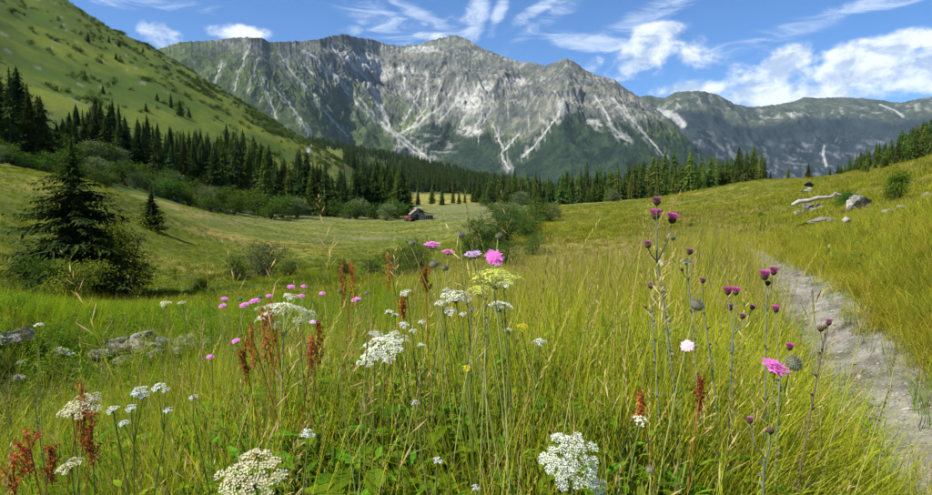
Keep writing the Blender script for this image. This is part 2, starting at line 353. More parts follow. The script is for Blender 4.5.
# ground sheet: rings round the eye, fine where the photograph looks
th = np.concatenate([np.linspace(-180, -42, 47)[:-1], np.linspace(-42, 42, 700), np.linspace(42, 180, 47)[1:]])
rr = np.concatenate([[.02], np.geomspace(.25, 1.4, 10)[:-1], np.geomspace(1.4, 1100, 380)[:-1], np.geomspace(1100, 14000, 45)])
TH, RR = np.meshgrid(np.radians(th), rr)
X = RR * np.sin(TH); Y = RR * np.cos(TH); Z = H(X, Y)
slopeshift = 0
PXX = 466 + FPX * np.tan(np.clip(TH, -1.2, 1.2)); 
Yc = np.maximum(Y, .1); PYY = 200 - FPX * (Z - ZC) / Yc
def meadow_albedo(x, y, r, px, py):
    base = np.array([.085, .115, .014]) * np.ones(x.shape + (1,))
    n1 = fbm(x / 6, y / 6, 4); n2 = fbm(x / 22 + 3, y / 22, 4); n3 = fbm(x / 2, y / 2, 3)
    c = lerp(base, (.165, .175, .022), sm(n1, -.25, .4))
    c = lerp(c, (.27, .20, .065), sm(n2 + .3 * n1, .0, .4) * .85)
    c = lerp(c, (.060, .090, .016), sm(-n3 - .5 * n1, .1, .6) * .7)
    # right slope and hill: drier, tan
    dry = sm(px, 520, 700) * sm(r, 12, 40)
    c = lerp(c, (.25, .22, .055), dry * .45 * sm(n2, -.4, .3))
    # terrace behind the gully, warm streaks running along the slope
    st = fbm(x / 30, py / 3.5, 4)
    c = lerp(c, (.28, .215, .06), sm(st, .05, .4) * (.35 + .45 * sm(px, 420, 560)) * sm(r, 25, 60) * (1 - sm(r, 300, 500)))
    c = lerp(c, (.070, .10, .018), sm(-st, .10, .45) * .65 * sm(r, 25, 60) * (1 - sm(r, 300, 500)))
    # mown field by the hut
    c = lerp(c, (.06, .095, .014), sm(-fbm(x / 14 + 11, py / 5, 4), .1, .4) * .5 * sm(r, 30, 60) * (1 - sm(r, 260, 320)))
    mow = sm(px, 150, 260) * (1 - sm(px, 520, 560)) * sm(r, 82, 98) * (1 - sm(r, 250, 300))
    rows = .5 + .5 * np.sin((x * .35 + y * .94) / 2.6 + 2 * n2)
    c = lerp(c, lerp(lerp(np.array([.085, .12, .016]) * np.ones(x.shape + (1,)), (.20, .195, .045), np.clip(rows * .45 + .8 * n1 + .25, 0, 1)), (.15, .155, .075), sm(fbm(x / 40, py / 3, 4) + sm(py, 235, 212) * .35, -.05, .35) * .8), mow * .9)
    # far lit slope above the wood
    hl = sm(r, 200, 260) * (1 - sm(px, 330, 360))
    hh = lerp(np.array([.065, .105, .012]) * np.ones(x.shape + (1,)), (.135, .165, .018), sm(fbm(x / 45, y / 60 + 4, 6, .6), -.3, .35))
    hh = lerp(hh, (.05, .075, .016), sm(fbm(x / 12, y / 14 + 4, 5, .65), .0, .4) * .6)
    scr = sm(fbm(x / 22, y / 26, 5), .02, .3) * sm(py - (px * .52 - 42) + 30 * fbm(x / 120, y / 120, 3), 60, 10)
    hh = lerp(hh, (.060, .088, .020), scr * .7)
    hh = lerp(hh, (.26, .24, .19), sm(fbm(x / 9, y / 12 + 8, 4), .33, .45) * .6 * (1 - sm(py, 80, 130)))
    c = lerp(c, hh, hl)
    # wood floor
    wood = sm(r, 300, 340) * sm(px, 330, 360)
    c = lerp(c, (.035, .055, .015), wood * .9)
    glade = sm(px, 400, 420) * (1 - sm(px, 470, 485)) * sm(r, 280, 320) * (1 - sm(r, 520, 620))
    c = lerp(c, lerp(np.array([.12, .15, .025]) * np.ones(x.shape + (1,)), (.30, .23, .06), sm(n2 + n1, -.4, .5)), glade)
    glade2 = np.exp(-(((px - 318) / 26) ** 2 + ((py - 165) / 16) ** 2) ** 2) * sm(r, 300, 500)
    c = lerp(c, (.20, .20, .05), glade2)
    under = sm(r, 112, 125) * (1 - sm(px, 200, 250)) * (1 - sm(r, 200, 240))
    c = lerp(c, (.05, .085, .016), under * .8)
    return c
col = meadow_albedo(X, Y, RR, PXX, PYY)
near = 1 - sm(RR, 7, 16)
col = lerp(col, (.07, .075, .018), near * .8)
pd = pathdist(X, Y) + .10 * fbm(X / .5, Y / .5, 3)
pm = (1 - sm(pd, PW * .8, PW * 1.2)) * (1 - sm(RR, 24, 32))
col = lerp(col, lerp(np.array([.25, .235, .195]) * np.ones(X.shape + (1,)), (.10, .095, .07), sm(fbm(X / .35, Y / .35, 4), -.2, .5)), pm)
# two wheel ruts climbing over the saddle on the right, and a bend of a track high on the left slope
def seg_mask(pts, wpx, P, Q):
    d = np.full(P.shape, 1e9)
    for (a, b) in zip(pts[:-1], pts[1:]):
        a = np.array(a, float); b = np.array(b, float); ab = b - a
        t = np.clip(((P - a[0]) * ab[0] + (Q - a[1]) * ab[1]) / (ab @ ab), 0, 1)
        ww = wpx if np.isscalar(wpx) else wpx
        d = np.minimum(d, np.hypot(P - a[0] - t * ab[0], Q - a[1] - t * ab[1]))
    return 1 - sm(d, wpx * .5, wpx * 1.2)
rut = np.maximum(seg_mask([(815, 196), (819, 188), (824, 182)], 1.1, PXX, PYY), seg_mask([(819, 197), (823, 190), (827, 184)], 1.1, PXX, PYY)) * sm(RR, 60, 75) * (1 - sm(RR, 150, 170))
col = lerp(col, (.48, .43, .34), rut * .9)
bend = seg_mask([(309, 153), (311, 147), (315, 143)], 1.8, PXX, PYY) * sm(RR, 300, 400) * (1 - sm(RR, 800, 900))
col = lerp(col, (.55, .52, .45), bend)
M['ground'] = attrmat('ground', .95, .6, 5, .12, (1.3, 9), .28)
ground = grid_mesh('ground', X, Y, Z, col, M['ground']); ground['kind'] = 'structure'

# ------------------------------------------------------------ mountains
def interp(tab, v):
    a = np.array(tab, float); return np.interp(v, a[:, 0], a[:, 1])
def mountain(name, sky, base_py, r0t, r1t, pxr, nc, nf, relief, albedo, mat, power=1.25, jag=4.0, seed=0):
    px = np.linspace(pxr[0], pxr[1], nc)
    spy = interp(sky, px); u = (px - 466) / (FPX * math.cos(PITCH) + (247.5 - spy) * math.sin(PITCH))
    r0, r1 = interp(r0t, px), interp(r1t, px)
    b = 247.5 - spy; c, s_ = math.cos(PITCH), math.sin(PITCH)
    ttop = (-FPX * s_ + b * c) / (FPX * c + b * s_)
    z1 = ZC + ttop * r1; jg = jag * fbm(px / 3.5 + seed, px * 0, 5, .65) * r1 / FPX * .7
    z0 = ZC + (200 - base_py) / FPX * r0
    s = np.concatenate([np.linspace(0, 1, nf), 1 + np.array([.03, .08, .2, .5, 1.0])])
    S, PX = np.meshgrid(s, px, indexing='ij')
    Rr = r0 + (r1 - r0) * S
    prof = np.where(S <= 1, np.clip(S, 0, 1) ** power, 1 - (S - 1) * .9)
    X = u * Rr; Y = Rr + 0 * X
    Z = z0 + (z1 - z0) * prof
    Z = Z + jg * np.clip(S, 0, 1) ** 14 * (S <= 1.05)
    env = np.sin(np.clip(S, 0, 1) * math.pi) ** .5 * (S <= 1)
    a, bb = X / 1.0, Y
    Z = Z + env * relief(a, bb, Z, S, PX, seed)
    PY = 200 - FPX * (Z - ZC) / Y
    col = albedo(X, Y, Z, S, PX, PY)
    o = grid_mesh(name, X, Y, Z, col, mat); o['kind'] = 'structure'; return o

def relief_main(x, y, z, s, px, seed):
    wx = x + 160 * fbm(x / 420, y / 420 + 3, 4); wy = y + 160 * fbm(x / 420 + 9, y / 420, 4)
    big = 150 * fbm(wx / 760 + 2, wy / 1000, 3, .5, True)
    gul = 58 * fbm(wx / 260 + 5, wy / 420, 4, .58, True)
    fine = 36 * fbm(x / 80 + wy / 300, wy / 95, 5, .66, True)
    up = sm(s + .22 * fbm(x / 300, y / 300, 3), .35, .8)
    zz = z + 45 * fbm(x / 240, y / 240, 4) + .16 * x
    band = 17 * np.sin(zz / 24.) * up * sm(fbm(x / 350 + 8, y / 200, 3), -.3, .3)
    return (big + gul * (.45 + .55 * up) + fine * (.3 + 1.0 * up) + band) * (1 - .55 * sm(s, .82, 1)) * (.42 + .58 * sm(px, 270, 370))

STREAKS = [([(262, 80), (268, 100), (275, 119)], 1.3), ([(273, 88), (289, 104), (310, 137)], 1.3), ([(280, 58), (291, 75), (309, 91), (323, 110), (346, 137)], 1.5),
    ([(308, 55), (336, 81), (355, 104), (375, 122), (397, 139), (429, 164)], 1.9), ([(326, 69), (349, 91), (368, 109), (384, 127), (392, 136)], 1.9),
    ([(352, 69), (368, 83), (381, 104), (387, 127), (394, 136)], 2.2), ([(374, 92), (384, 118), (391, 132)], 1.5), ([(394, 134), (399, 146), (398, 158)], 2.6), ([(458, 80), (444, 104), (416, 126), (395, 136)], 2.0),
    ([(426, 76), (428, 108), (412, 127)], 1.4), ([(330, 49), (342, 62), (362, 72)], 1.6), ([(404, 72), (404, 92)], 1.6), ([(251, 46), (240, 70), (233, 94)], 1.2), ([(258, 60), (252, 80), (246, 96)], .9), ([(222, 66), (214, 84)], 1.2),
    ([(370, 88), (388, 129), (409, 143), (441, 172)], 2.4), ([(466, 80), (452, 108), (436, 124)], 1.5), ([(478, 90), (468, 112), (460, 128)], 1.5), ([(472, 84), (484, 100), (480, 120), (470, 132)], 1.5), ([(488, 92), (492, 112), (478, 130)], 1.1),
    ([(494, 127), (504, 150), (503, 159), (510, 168)], 1.9), ([(519, 134), (506, 150)], 1.7), ([(563, 100), (558, 118), (543, 136), (524, 156)], 2.1), ([(595, 97), (605, 113), (614, 129), (628, 142)], 2.2),
    ([(611, 99), (632, 120), (650, 140), (666, 156)], 1.7), ([(588, 122), (602, 126)], 2.6), ([(478, 128), (479, 142)], 1.0), ([(300, 62), (318, 84), (330, 98)], 1.0), ([(395, 84), (412, 100), (424, 118)], 1.2), ([(440, 84), (434, 104)], 1.1), ([(420, 92), (410, 112), (400, 126)], 1.2)]
PATCH = [(368, 64, 16, 9), (405, 72, 9, 4), (516, 84, 12, 5), (350, 60, 12, 5), (384, 74, 10, 8), (468, 104, 16, 14), (424, 53, 14, 3), (594, 123, 7, 3), (620, 136, 6, 4), (470, 132, 14, 5), (486, 88, 9, 5)]
TREELINE = [(100, 300), (380, 300), (396, 142), (410, 136), (430, 121), (450, 124), (470, 134), (490, 134), (522, 142), (545, 126), (561, 116), (582, 112), (605, 118), (625, 124), (653, 136), (690, 140), (760, 150)]
def alb_main(x, y, z, s, px, py):
    n = fbm(x / 90, y / 130, 5, .6); nf = fbm(x / 22, y / 35, 4, .65); nb = fbm(x / 420 + 4, y / 420, 3); n2 = fbm(x / 45 + 9, z / 30, 4, .65)
    rock = lerp(np.array([.088, .097, .078]) * np.ones(x.shape + (1,)), (.222, .224, .182), sm(n + nf * .6, -.3, .55))
    zz = z + 45 * fbm(x / 240, y / 240, 4) + .16 * x
    rock = lerp(rock, (.075, .08, .085), sm(np.sin(zz / 19.) + 1.6 * n2, .2, .9) * .6)
    rock = lerp(rock, (.34, .33, .29), sm(np.sin(zz / 31. + 2) + 2.0 * nf, .8, 1.5) * .55)
    rock = lerp(rock, (.115, .12, .125), sm(-n2 + .2 * nb, .15, .55) * .7)
    rock = lerp(rock, (.27, .24, .19), sm(fbm(x / 260 + 7, y / 200, 4), .12, .45) * .4)
    grass = lerp(np.array([.050, .078, .024]) * np.ones(x.shape + (1,)), (.095, .125, .042), sm(n, -.3, .4))
    # green reaches high on the left shoulder, less to the right
    lim = np.interp(px, [150, 260, 330, 380, 430, 480, 560, 620, 700], [46, 58, 76, 106, 116, 132, 130, 130, 118])
    gm = sm(py - lim + 34 * n + 26 * nf + 20 * nb, -14, 16)
    speck = sm(nf + .5 * n2, .22, .46) * .7
    c = lerp(rock, grass, gm * (1 - speck * (1 - sm(py, 105, 150)) * .9))
    # forest
    fl = interp(TREELINE, px)
    fm = sm(py - fl + 9 * n + 7 * nf, -3, 4)
    fcol = lerp(np.array([.016, .032, .020]) * np.ones(x.shape + (1,)), (.030, .052, .024), sm(nf + n, -.3, .5))
    c = lerp(c, fcol, fm * .96)
    rk = sm(fbm(x / 60 + 3, z / 26, 4, .6) + .12, .12, .4) * np.exp(-(((px - 428) / 26) ** 2 + ((py - 146) / 13) ** 2) ** 2)
    c = lerp(c, (.34, .33, .31), rk * .8)
    # scree
    ppx = px + 3 * n + 2.2 * nf; ppy = py + 3 * nb + 1.5 * n2
    scree = np.zeros(px.shape)
    for pts, wd in STREAKS:
        k = seg_mask(pts, wd * .6, ppx, ppy); scree = np.maximum(scree, k * (.72 + .5 * nf)); scree = np.maximum(scree, seg_mask(pts, wd * 3.2, ppx, ppy) * .36 * sm(fbm(x / 16 + 3, z / 120 + x / 700, 3, .6) + .25 * nf, -.05, .3))
    for (a, b, ww, hh) in PATCH:
        k = np.exp(-(((ppx - a) / ww) ** 2 + ((ppy - b) / hh) ** 2) ** 2); scree = np.maximum(scree, k * sm(nf + .7 * n2, -.45, .15) * .9)
    # many thin runnels below the cliffs
    run = sm(fbm(x / 26 + 3, z / 240 + x / 900, 3, .55), .22, .42) * np.exp(-((py - 108) / 24) ** 2) * (sm(px, 420, 450) * (1 - sm(px, 640, 680)) * .55 + sm(px, 230, 250) * (1 - sm(px, 400, 430)) * .35)
    scree = np.maximum(scree, run * (1 - fm * .8))
    c = lerp(c, (.50, .485, .44), np.clip(scree, 0, 1) * .92)
    return c
M['massif'] = attrmat('massif', .95, 1.0, .035, 14, (.02, .11), .30)
SKY1 = [(100, 66), (150, 51), (165, 47), (180, 42), (200, 41), (215, 40), (240, 37), (262, 38), (270, 42), (300, 41), (320, 39), (330, 36), (345, 34), (360, 38), (372, 39), (385, 44), (400, 46), (420, 44), (432, 40), (445, 37), (455, 35), (465, 38), (480, 47), (500, 55), (520, 62), (532, 62), (545, 66), (558, 61), (567, 58), (575, 62), (585, 70), (600, 76), (615, 80), (625, 88), (640, 98), (660, 112), (680, 132), (700, 150), (720, 166), (760, 185)]
R0 = [(100, 2100), (300, 2400), (400, 3000), (500, 2750), (565, 2500), (760, 2500)]
R1 = [(100, 2900), (250, 3300), (320, 3800), (380, 4800), (455, 4700), (520, 4400), (565, 3900), (640, 3700), (760, 3300)]
mountain('mountain_massif', SKY1, 204, R0, R1, (100, 758), 980, 330, relief_main, alb_main, M['massif'])

def relief_far(x, y, z, s, px, seed):
    wx = x + 200 * fbm(x / 900, y / 900, 3)
    r = 260 * fbm(wx / 1100 + 4, y / 1700, 4, .55, True) + 60 * fbm(wx / 300, y / 700, 4, .6, True) + 26 * fbm(x / 90, y / 140, 4, .6, True)
    return r * (1 - .55 * sm(s, .7, 1))
SKY2 = [(560, 100), (610, 95), (640, 97), (650, 95), (655, 97), (665, 98), (675, 92), (690, 91), (703, 91), (718, 95), (735, 104), (750, 107), (775, 105), (795, 101), (805, 97), (820, 98), (840, 97), (860, 98), (880, 100), (900, 103), (912, 100), (922, 98), (932, 97), (1000, 90), (1100, 80), (1300, 90)]
def alb_far(x, y, z, s, px, py):
    n = fbm(x / 220, y / 300, 5, .6); nf = fbm(x / 60, y / 90, 4, .65); sk = interp(SKY2, px); d = py - sk
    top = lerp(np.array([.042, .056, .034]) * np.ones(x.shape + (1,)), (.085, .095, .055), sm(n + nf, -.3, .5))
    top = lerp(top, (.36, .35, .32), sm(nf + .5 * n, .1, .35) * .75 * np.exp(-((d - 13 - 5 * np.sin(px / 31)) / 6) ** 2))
    low = lerp(np.array([.008, .016, .018]) * np.ones(x.shape + (1,)), (.020, .032, .030), sm(n, -.3, .4))  # dark forest, with the cloud shadow over the lower ridge put into its colour
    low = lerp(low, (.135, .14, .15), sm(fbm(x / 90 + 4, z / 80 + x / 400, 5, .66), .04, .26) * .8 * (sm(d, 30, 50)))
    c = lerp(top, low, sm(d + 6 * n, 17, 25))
    wh = np.maximum(seg_mask([(826, 146), (825, 155), (829, 166)], 1.3, px + 2 * nf, py + n), seg_mask([(660, 112), (676, 118), (684, 126)], 4, px + 4 * nf, py + 5 * nf) * .8)
    wh = np.maximum(wh, seg_mask([(880, 106), (896, 112), (904, 118)], 1., px + nf, py))
    c = lerp(c, (.42, .41, .38), np.clip(wh, 0, 1) * .85)
    return c
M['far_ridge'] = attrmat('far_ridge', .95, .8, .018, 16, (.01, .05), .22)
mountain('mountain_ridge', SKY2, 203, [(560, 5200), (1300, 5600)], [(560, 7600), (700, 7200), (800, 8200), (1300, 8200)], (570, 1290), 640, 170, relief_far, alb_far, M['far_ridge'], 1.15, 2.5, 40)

# ------------------------------------------------------------ mesh helper
class MB:
    def __init__(s): s.v = []; s.f = []; s.mi = []; s.n = 0
    def add(s, V, F, m=0):
        s.v.extend([tuple(p) for p in V]); s.f.extend([tuple(i + s.n for i in f) for f in F]); s.mi.extend([m] * len(F)); s.n += len(V)
    def mesh(s, name, mats, smooth=False):
        me = bpy.data.meshes.new(name); me.from_pydata(s.v, [], s.f)
        for m in (mats if isinstance(mats, (list, tuple)) else [mats]): me.materials.append(m)
        if any(s.mi): me.polygons.foreach_set('material_index', np.array(s.mi, np.int32))
        if smooth: me.polygons.foreach_set('use_smooth', np.ones(len(s.f), bool))
        me.update(); return me
    def build(s, name, mats, parent=None, smooth=False):
        return link(name, s.mesh(name, mats, smooth), parent)
def link(name, data, parent=None, loc=None):
    o = bpy.data.objects.new(name, data); COL.objects.link(o); o.parent = parent
    if loc is not None: o.location = loc
    return o
def thing(name, label, cat, loc=(0, 0, 0), rz=0, group=None):
    o = bpy.data.objects.new(name, None); COL.objects.link(o); o.location = loc; o.rotation_euler = (0, 0, rz); o.empty_display_size = .2
    o['label'] = label; o['category'] = cat
    if group: o['group'] = group
    return o
def V3(*a): return np.array(a, float)
def unit(v): return v / (np.linalg.norm(v) + 1e-12)
def tube(mb, pts, rad, k=5, m=0, cap=True):
    pts = [np.array(p, float) for p in pts]; n = len(pts); b = mb.n; VV = []; FF = []
    for i, p in enumerate(pts):
        t = unit(pts[min(i + 1, n - 1)] - pts[max(i - 1, 0)]); a = unit(np.cross(t, V3(.31, .95, .1))); c = np.cross(t, a)
        r = rad[i] if hasattr(rad, '__len__') else rad
        for j in range(k):
            q = 2 * math.pi * j / k; VV.append(p + r * (a * math.cos(q) + c * math.sin(q)))
    for i in range(n - 1):
        for j in range(k): FF.append((i * k + j, i * k + (j + 1) % k, (i + 1) * k + (j + 1) % k, (i + 1) * k + j))
    if cap: FF.append(tuple(range((n - 1) * k, n * k))); FF.append(tuple(reversed(range(k))))
    mb.add(VV, FF, m)
def strip(mb, pts, widths, side, m=0):
    VV = []; n = len(pts)
    for p, w_ in zip(pts, widths): VV += [p - side * w_ / 2, p + side * w_ / 2]
    mb.add(VV, [(2 * i, 2 * i + 1, 2 * i + 3, 2 * i + 2) for i in range(n - 1)], m)
def blade(mb, x, y, z0, az, L, wd, lean, curve, seg=4, m=0, rn=rnd, prof=(1, .95, .8, .5, .06)):
    d = V3(math.sin(az), math.cos(az), 0); side = V3(math.cos(az), -math.sin(az), 0); side = unit(side + V3(0, 0, rn.uniform(-.3, .3)))
    p = V3(x, y, z0); pts = [p.copy()]; a = lean
    for i in range(seg):
        a2 = a + curve * ((i + 1) / seg) ** 1.3
        p = p + (d * math.sin(a2) + V3(0, 0, math.cos(a2))) * L / seg; pts.append(p.copy())
    ws = [wd * np.interp(i / seg, np.linspace(0, 1, len(prof)), prof) for i in range(seg + 1)]
    strip(mb, pts, ws, side, m); return pts
def leaf(mb, p, d, up, L, wd, m=0, fold=.15, seg=3):
    """pointed leaf with a folded midrib"""
    d = unit(d); side = unit(np.cross(d, up)); nn = np.cross(side, d); VV = []; FF = []
    prof = [.0, .85, 1, .6, 0] if seg == 4 else [.0, 1, .7, 0]
    for i, w_ in enumerate(prof):
        s = i / (len(prof) - 1); c = p + d * L * s - V3(0, 0, 1) * L * .25 * s * s
        VV += [c - side * wd / 2 * w_ + nn * wd * fold * w_, c, c + side * wd / 2 * w_ + nn * wd * fold * w_]
    for i in range(len(prof) - 1):
        a = 3 * i; FF += [(a, a + 1, a + 4, a + 3), (a + 1, a + 2, a + 5, a + 4)]
    mb.add(VV, FF, m)

# ------------------------------------------------------------ instancing of uncountable plants
def hidden_collection(name, meshes):
    c = bpy.data.collections.new(name)
    for i, me in enumerate(meshes):
        o = bpy.data.objects.new('%s_source' % name, me); c.objects.link(o)
    return c
def scatter(name, pts, yaw, scale, idx, coll, tilt=None, label=None, cat=None):
    me = bpy.data.meshes.new(name); n = len(pts)
    me.vertices.add(n); me.vertices.foreach_set('co', np.asarray(pts, np.float32).ravel())
    rot = np.zeros((n, 3), np.float32); rot[:, 2] = yaw
    if tilt is not None: rot[:, :2] = tilt
    a = me.attributes.new('rot', 'FLOAT_VECTOR', 'POINT'); a.data.foreach_set('vector', rot.ravel())
    a = me.attributes.new('scl', 'FLOAT', 'POINT'); a.data.foreach_set('value', np.asarray(scale, np.float32))
    a = me.attributes.new('idx', 'INT', 'POINT'); a.data.foreach_set('value', np.asarray(idx, np.int32))
    o = bpy.data.objects.new(name, me); COL.objects.link(o)
    t = bpy.data.node_groups.new(name, 'GeometryNodeTree')
    t.interface.new_socket('Geometry', in_out='INPUT', socket_type='NodeSocketGeometry'); t.interface.new_socket('Geometry', in_out='OUTPUT', socket_type='NodeSocketGeometry')
    N = t.nodes; gi = N.new('NodeGroupInput'); go = N.new('NodeGroupOutput'); ip = N.new('GeometryNodeInstanceOnPoints'); ci = N.new('GeometryNodeCollectionInfo')
    ci.inputs['Collection'].default_value = coll; ci.inputs['Separate Children'].default_value = True; ci.inputs['Reset Children'].default_value = True
    def named(nm, ty):
        q = N.new('GeometryNodeInputNamedAttribute'); q.data_type = ty; q.inputs['Name'].default_value = nm
        return next(s_ for s_ in q.outputs if s_.enabled and s_.name == 'Attribute')
    L = t.links
    L.new(gi.outputs[0], ip.inputs['Points']); L.new(ci.outputs[0], ip.inputs['Instance']); ip.inputs['Pick Instance'].default_value = True
    L.new(named('idx', 'INT'), ip.inputs['Instance Index']); L.new(named('rot', 'FLOAT_VECTOR'), ip.inputs['Rotation']); L.new(named('scl', 'FLOAT'), ip.inputs['Scale'])
    L.new(ip.outputs[0], go.inputs[0])
    md = o.modifiers.new('scatter', 'NODES'); md.node_group = t
    o['kind'] = 'stuff'
    if label: o['label'] = label; o['category'] = cat
    return o
def wedge(n, r0, r1, px0=-70, px1=1005, power=-1.0):
    """points between the depths r0 and r1, density falling with distance as r**power per square metre"""
    u0, u1 = (px0 - 466) / FPX, (px1 - 466) / FPX
    y = RNG.random(n); k = power + 2
    y = (r0 ** k + y * (r1 ** k - r0 ** k)) ** (1 / k) if abs(k) > 1e-6 else r0 * (r1 / r0) ** y
    u = RNG.uniform(u0, u1, n); return u * y, y

# ============================================================ trees
def spruce_mesh(h, Rd, levels, nb, tw, seed, wide=1.0, droop=.35, z0f=.05, ragged=.25, mats=None, twl=.30, sk=.80, cexp=.66):
    rn = random.Random(seed); mb = MB()
    ns = int(levels * .8)
    for i in range(ns):          # ragged inner skirts of foliage, one per whorl
        f = (i + .3) / ns; z = h * (z0f + (1 - z0f) * f); rad = (Rd * (1 - f) ** cexp * (.35 + .65 * min(1, f / .12 + .55)) + .02 * Rd) * sk
        k = 9; VV = [V3(0, 0, z + rad * .35 + h / ns * .5)]
        for j in range(2 * k):
            a = math.pi * (j + rn.uniform(-.35, .35)) / k; q = rad * (rn.uniform(.75, 1.1) if j % 2 else rn.uniform(.35, .6)); VV.append(V3(math.cos(a) * q, math.sin(a) * q, z - droop * q * rn.uniform(.7, 1.3) - (.02 * h if j % 2 else 0)))
        mb.add(VV, [(0, 1 + j, 1 + (j + 1) % (2 * k)) for j in range(2 * k)])
    for i in range(levels):
        f = (i + rn.uniform(-.3, .3)) / levels; f = min(max(f, 0), .985)
        z = h * (z0f + (1 - z0f) * f)
        rad = Rd * (1 - f) ** cexp * (.35 + .65 * min(1, f / .12 + .55)) + .02 * Rd
        for b in range(max(4, int(nb * (1 - .45 * f)))):
            a = rn.uniform(0, 2 * math.pi); r = rad * rn.uniform(1 - ragged * 1.6, 1 + ragged * .7)
            if rn.random() < .06: r *= .45
            ca, sa = math.cos(a), math.sin(a); dr = droop * rn.uniform(.6, 1.4) * (1 - .9 * f); up0 = .25 + .5 * f
            def P(s): return V3(ca * r * s, sa * r * s, z + r * (up0 * s - (dr + up0) * s ** 1.7 + .18 * s ** 5))
            strip(mb, [P(.0), P(.5), P(1.)], [r * .05, r * .08 * wide, .01], V3(-sa, ca, 0), 0)
            nt = max(3, int(tw * (.4 + .6 * (1 - f))))
            for k in range(nt):
                s = .12 + .88 * (k + rn.random() * .7) / nt; p = P(min(s, 1)); sd_ = 1 if k % 2 else -1
                an = a + sd_ * rn.uniform(.5, 1.1); L = r * twl * (1.15 - .55 * s) * rn.uniform(.7, 1.35)
                d = V3(math.cos(an), math.sin(an), rn.uniform(-.75, .0)); d = unit(d)
                sv = unit(V3(-math.sin(an), math.cos(an), rn.uniform(-.8, .8))); wd = L * .22 * wide
                q = p + d * L * .45 ; e = p + d * L + V3(0, 0, -.12 * L)
                mb.add([p, q - sv * wd, e, q + sv * wd], [(0, 1, 2), (0, 2, 3)])
    tip = V3(0, 0, h); mb.add([tip + V3(0, 0, .03 * h), tip + V3(.012 * h, 0, -.04 * h), tip + V3(-.008 * h, .01 * h, -.04 * h), tip + V3(0, -.012 * h, -.04 * h)], [(0, 1, 2), (0, 2, 3), (0, 3, 1)])
    return mb
def trunk_mesh(h, r, seed=0, k=7):
    rn = random.Random(seed); mb = MB()
    tube(mb, [V3(rn.uniform(-.01, .01) * h * (i > 0), rn.uniform(-.01, .01) * h * (i > 0), -.4 + (h * .96 + .4) * i / 6) for i in range(7)], [r * (1.25 if i == 0 else 1) * (1 - i / 6.3) for i in range(7)], k)
    return mb
def bush_mesh(h, Rd, nl, size, seed, lobes=9, flat=.8, low=.0):
    """leaves clustered on many small shoots"""
    rn = random.Random(seed); mb = MB(); L = []
    for i in range(lobes):
        a = rn.uniform(0, 2 * math.pi); q = Rd * rn.uniform(.1, .72); rz = rn.uniform(.12, .8) * h
        L.append((V3(q * math.cos(a), q * math.sin(a), rz), Rd * rn.uniform(.28, .5), h * rn.uniform(.16, .28)))
    tufts = []
    for _ in range(max(12, nl // 16)):
        c, rr_, hh = rn.choice(L); v = unit(V3(rn.gauss(0, 1), rn.gauss(0, 1), rn.gauss(.25, 1))) * rn.uniform(.6, 1.08)
        p = c + v * V3(rr_, rr_, hh); p[2] = max(p[2], low * h); tufts.append((p, v))
    for p, v in tufts:
        for _ in range(16):
            q = p + V3(rn.gauss(0, 1), rn.gauss(0, 1), rn.gauss(0, .8)) * size * 1.6
            d = unit(v * .6 + V3(rn.uniform(-1, 1), rn.uniform(-1, 1), rn.uniform(-.6, .7))); s_ = unit(np.cross(d, V3(rn.uniform(-1, 1), rn.uniform(-1, 1), rn.uniform(-1, 1)))); l = size * rn.uniform(.7, 1.5)
            mb.add([q, q + d * l * .5 - s_ * l * .33, q + d * l, q + d * l * .5 + s_ * l * .33], [(0, 1, 2, 3)])
    st = MB()
    for c, rr_, hh in L:
        tube(st, [V3(c[0] * .12, c[1] * .12, -.1), V3(c[0] * .5, c[1] * .5, c[2] * .55), c], [h * .018, h * .012, h * .004], 4)
        for _ in range(3):
            e = c + V3(rn.gauss(0, 1), rn.gauss(0, 1), rn.gauss(.3, .7)) * rr_ * .5; tube(st, [c * .75, e], [h * .007, h * .002], 3)
    return mb, st

def protos(specs, mat, matt, parts=('crown', 'trunk')):
    out = []
    for sp in specs:
        cr, tr = sp; out.append((cr.mesh(parts[0], mat), tr.mesh(parts[1], matt)))
    return out
def put_tree(name, label, cat, proto, loc, scale, rz, group=None, sxy=1.0, parts=('crown', 'trunk')):
    t = thing(name, label, cat, loc, rz, group); t.scale = (scale * sxy, scale * sxy, scale)
    link(parts[0], proto[0], t); link(parts[1], proto[1], t); return t
NEARC = protos([(spruce_mesh(10, rdd, 30, 12, 12, 20 + i, 1.3, .35, .03, .4), trunk_mesh(10, .16, i)) for i, rdd in enumerate((2.5, 2.2, 3.0, 2.0))], M['spruce'], M['bark'])
LARCH = protos([(spruce_mesh(10, rdd, 24, 10, 9, 40 + i, 1.15, .12, .08, .42), trunk_mesh(10, .15, 10 + i)) for i, rdd in enumerate((2.7, 3.1, 2.3))], M['larch'], M['bark'])
MIDC = protos([(spruce_mesh(10, rdd, 20, 8, 7, 60 + i, 1.7, .35, .03, .3), trunk_mesh(10, .15, 20 + i, 5)) for i, rdd in enumerate((2.5, 2.2, 2.9, 2.0, 2.7))], M['far_conifer'], M['bark'])
MIDL = protos([(spruce_mesh(10, rdd, 18, 8, 7, 80 + i, 1.6, .15, .05, .42), trunk_mesh(10, .15, 30 + i, 5)) for i, rdd in enumerate((2.8, 2.4, 3.1))], M['larch'], M['bark'])
FARC = [spruce_mesh(10, rdd, 9, 7, 4, 90 + i, 2.6, .35, .02, .25, twl=.4).mesh('far_spruce', M['far_conifer']) for i, rdd in enumerate((2.1, 1.8, 2.4))]

def top_h(px, toppy, x, y, z): 
    _, t = ray(px, toppy); return ZC + t * y - z
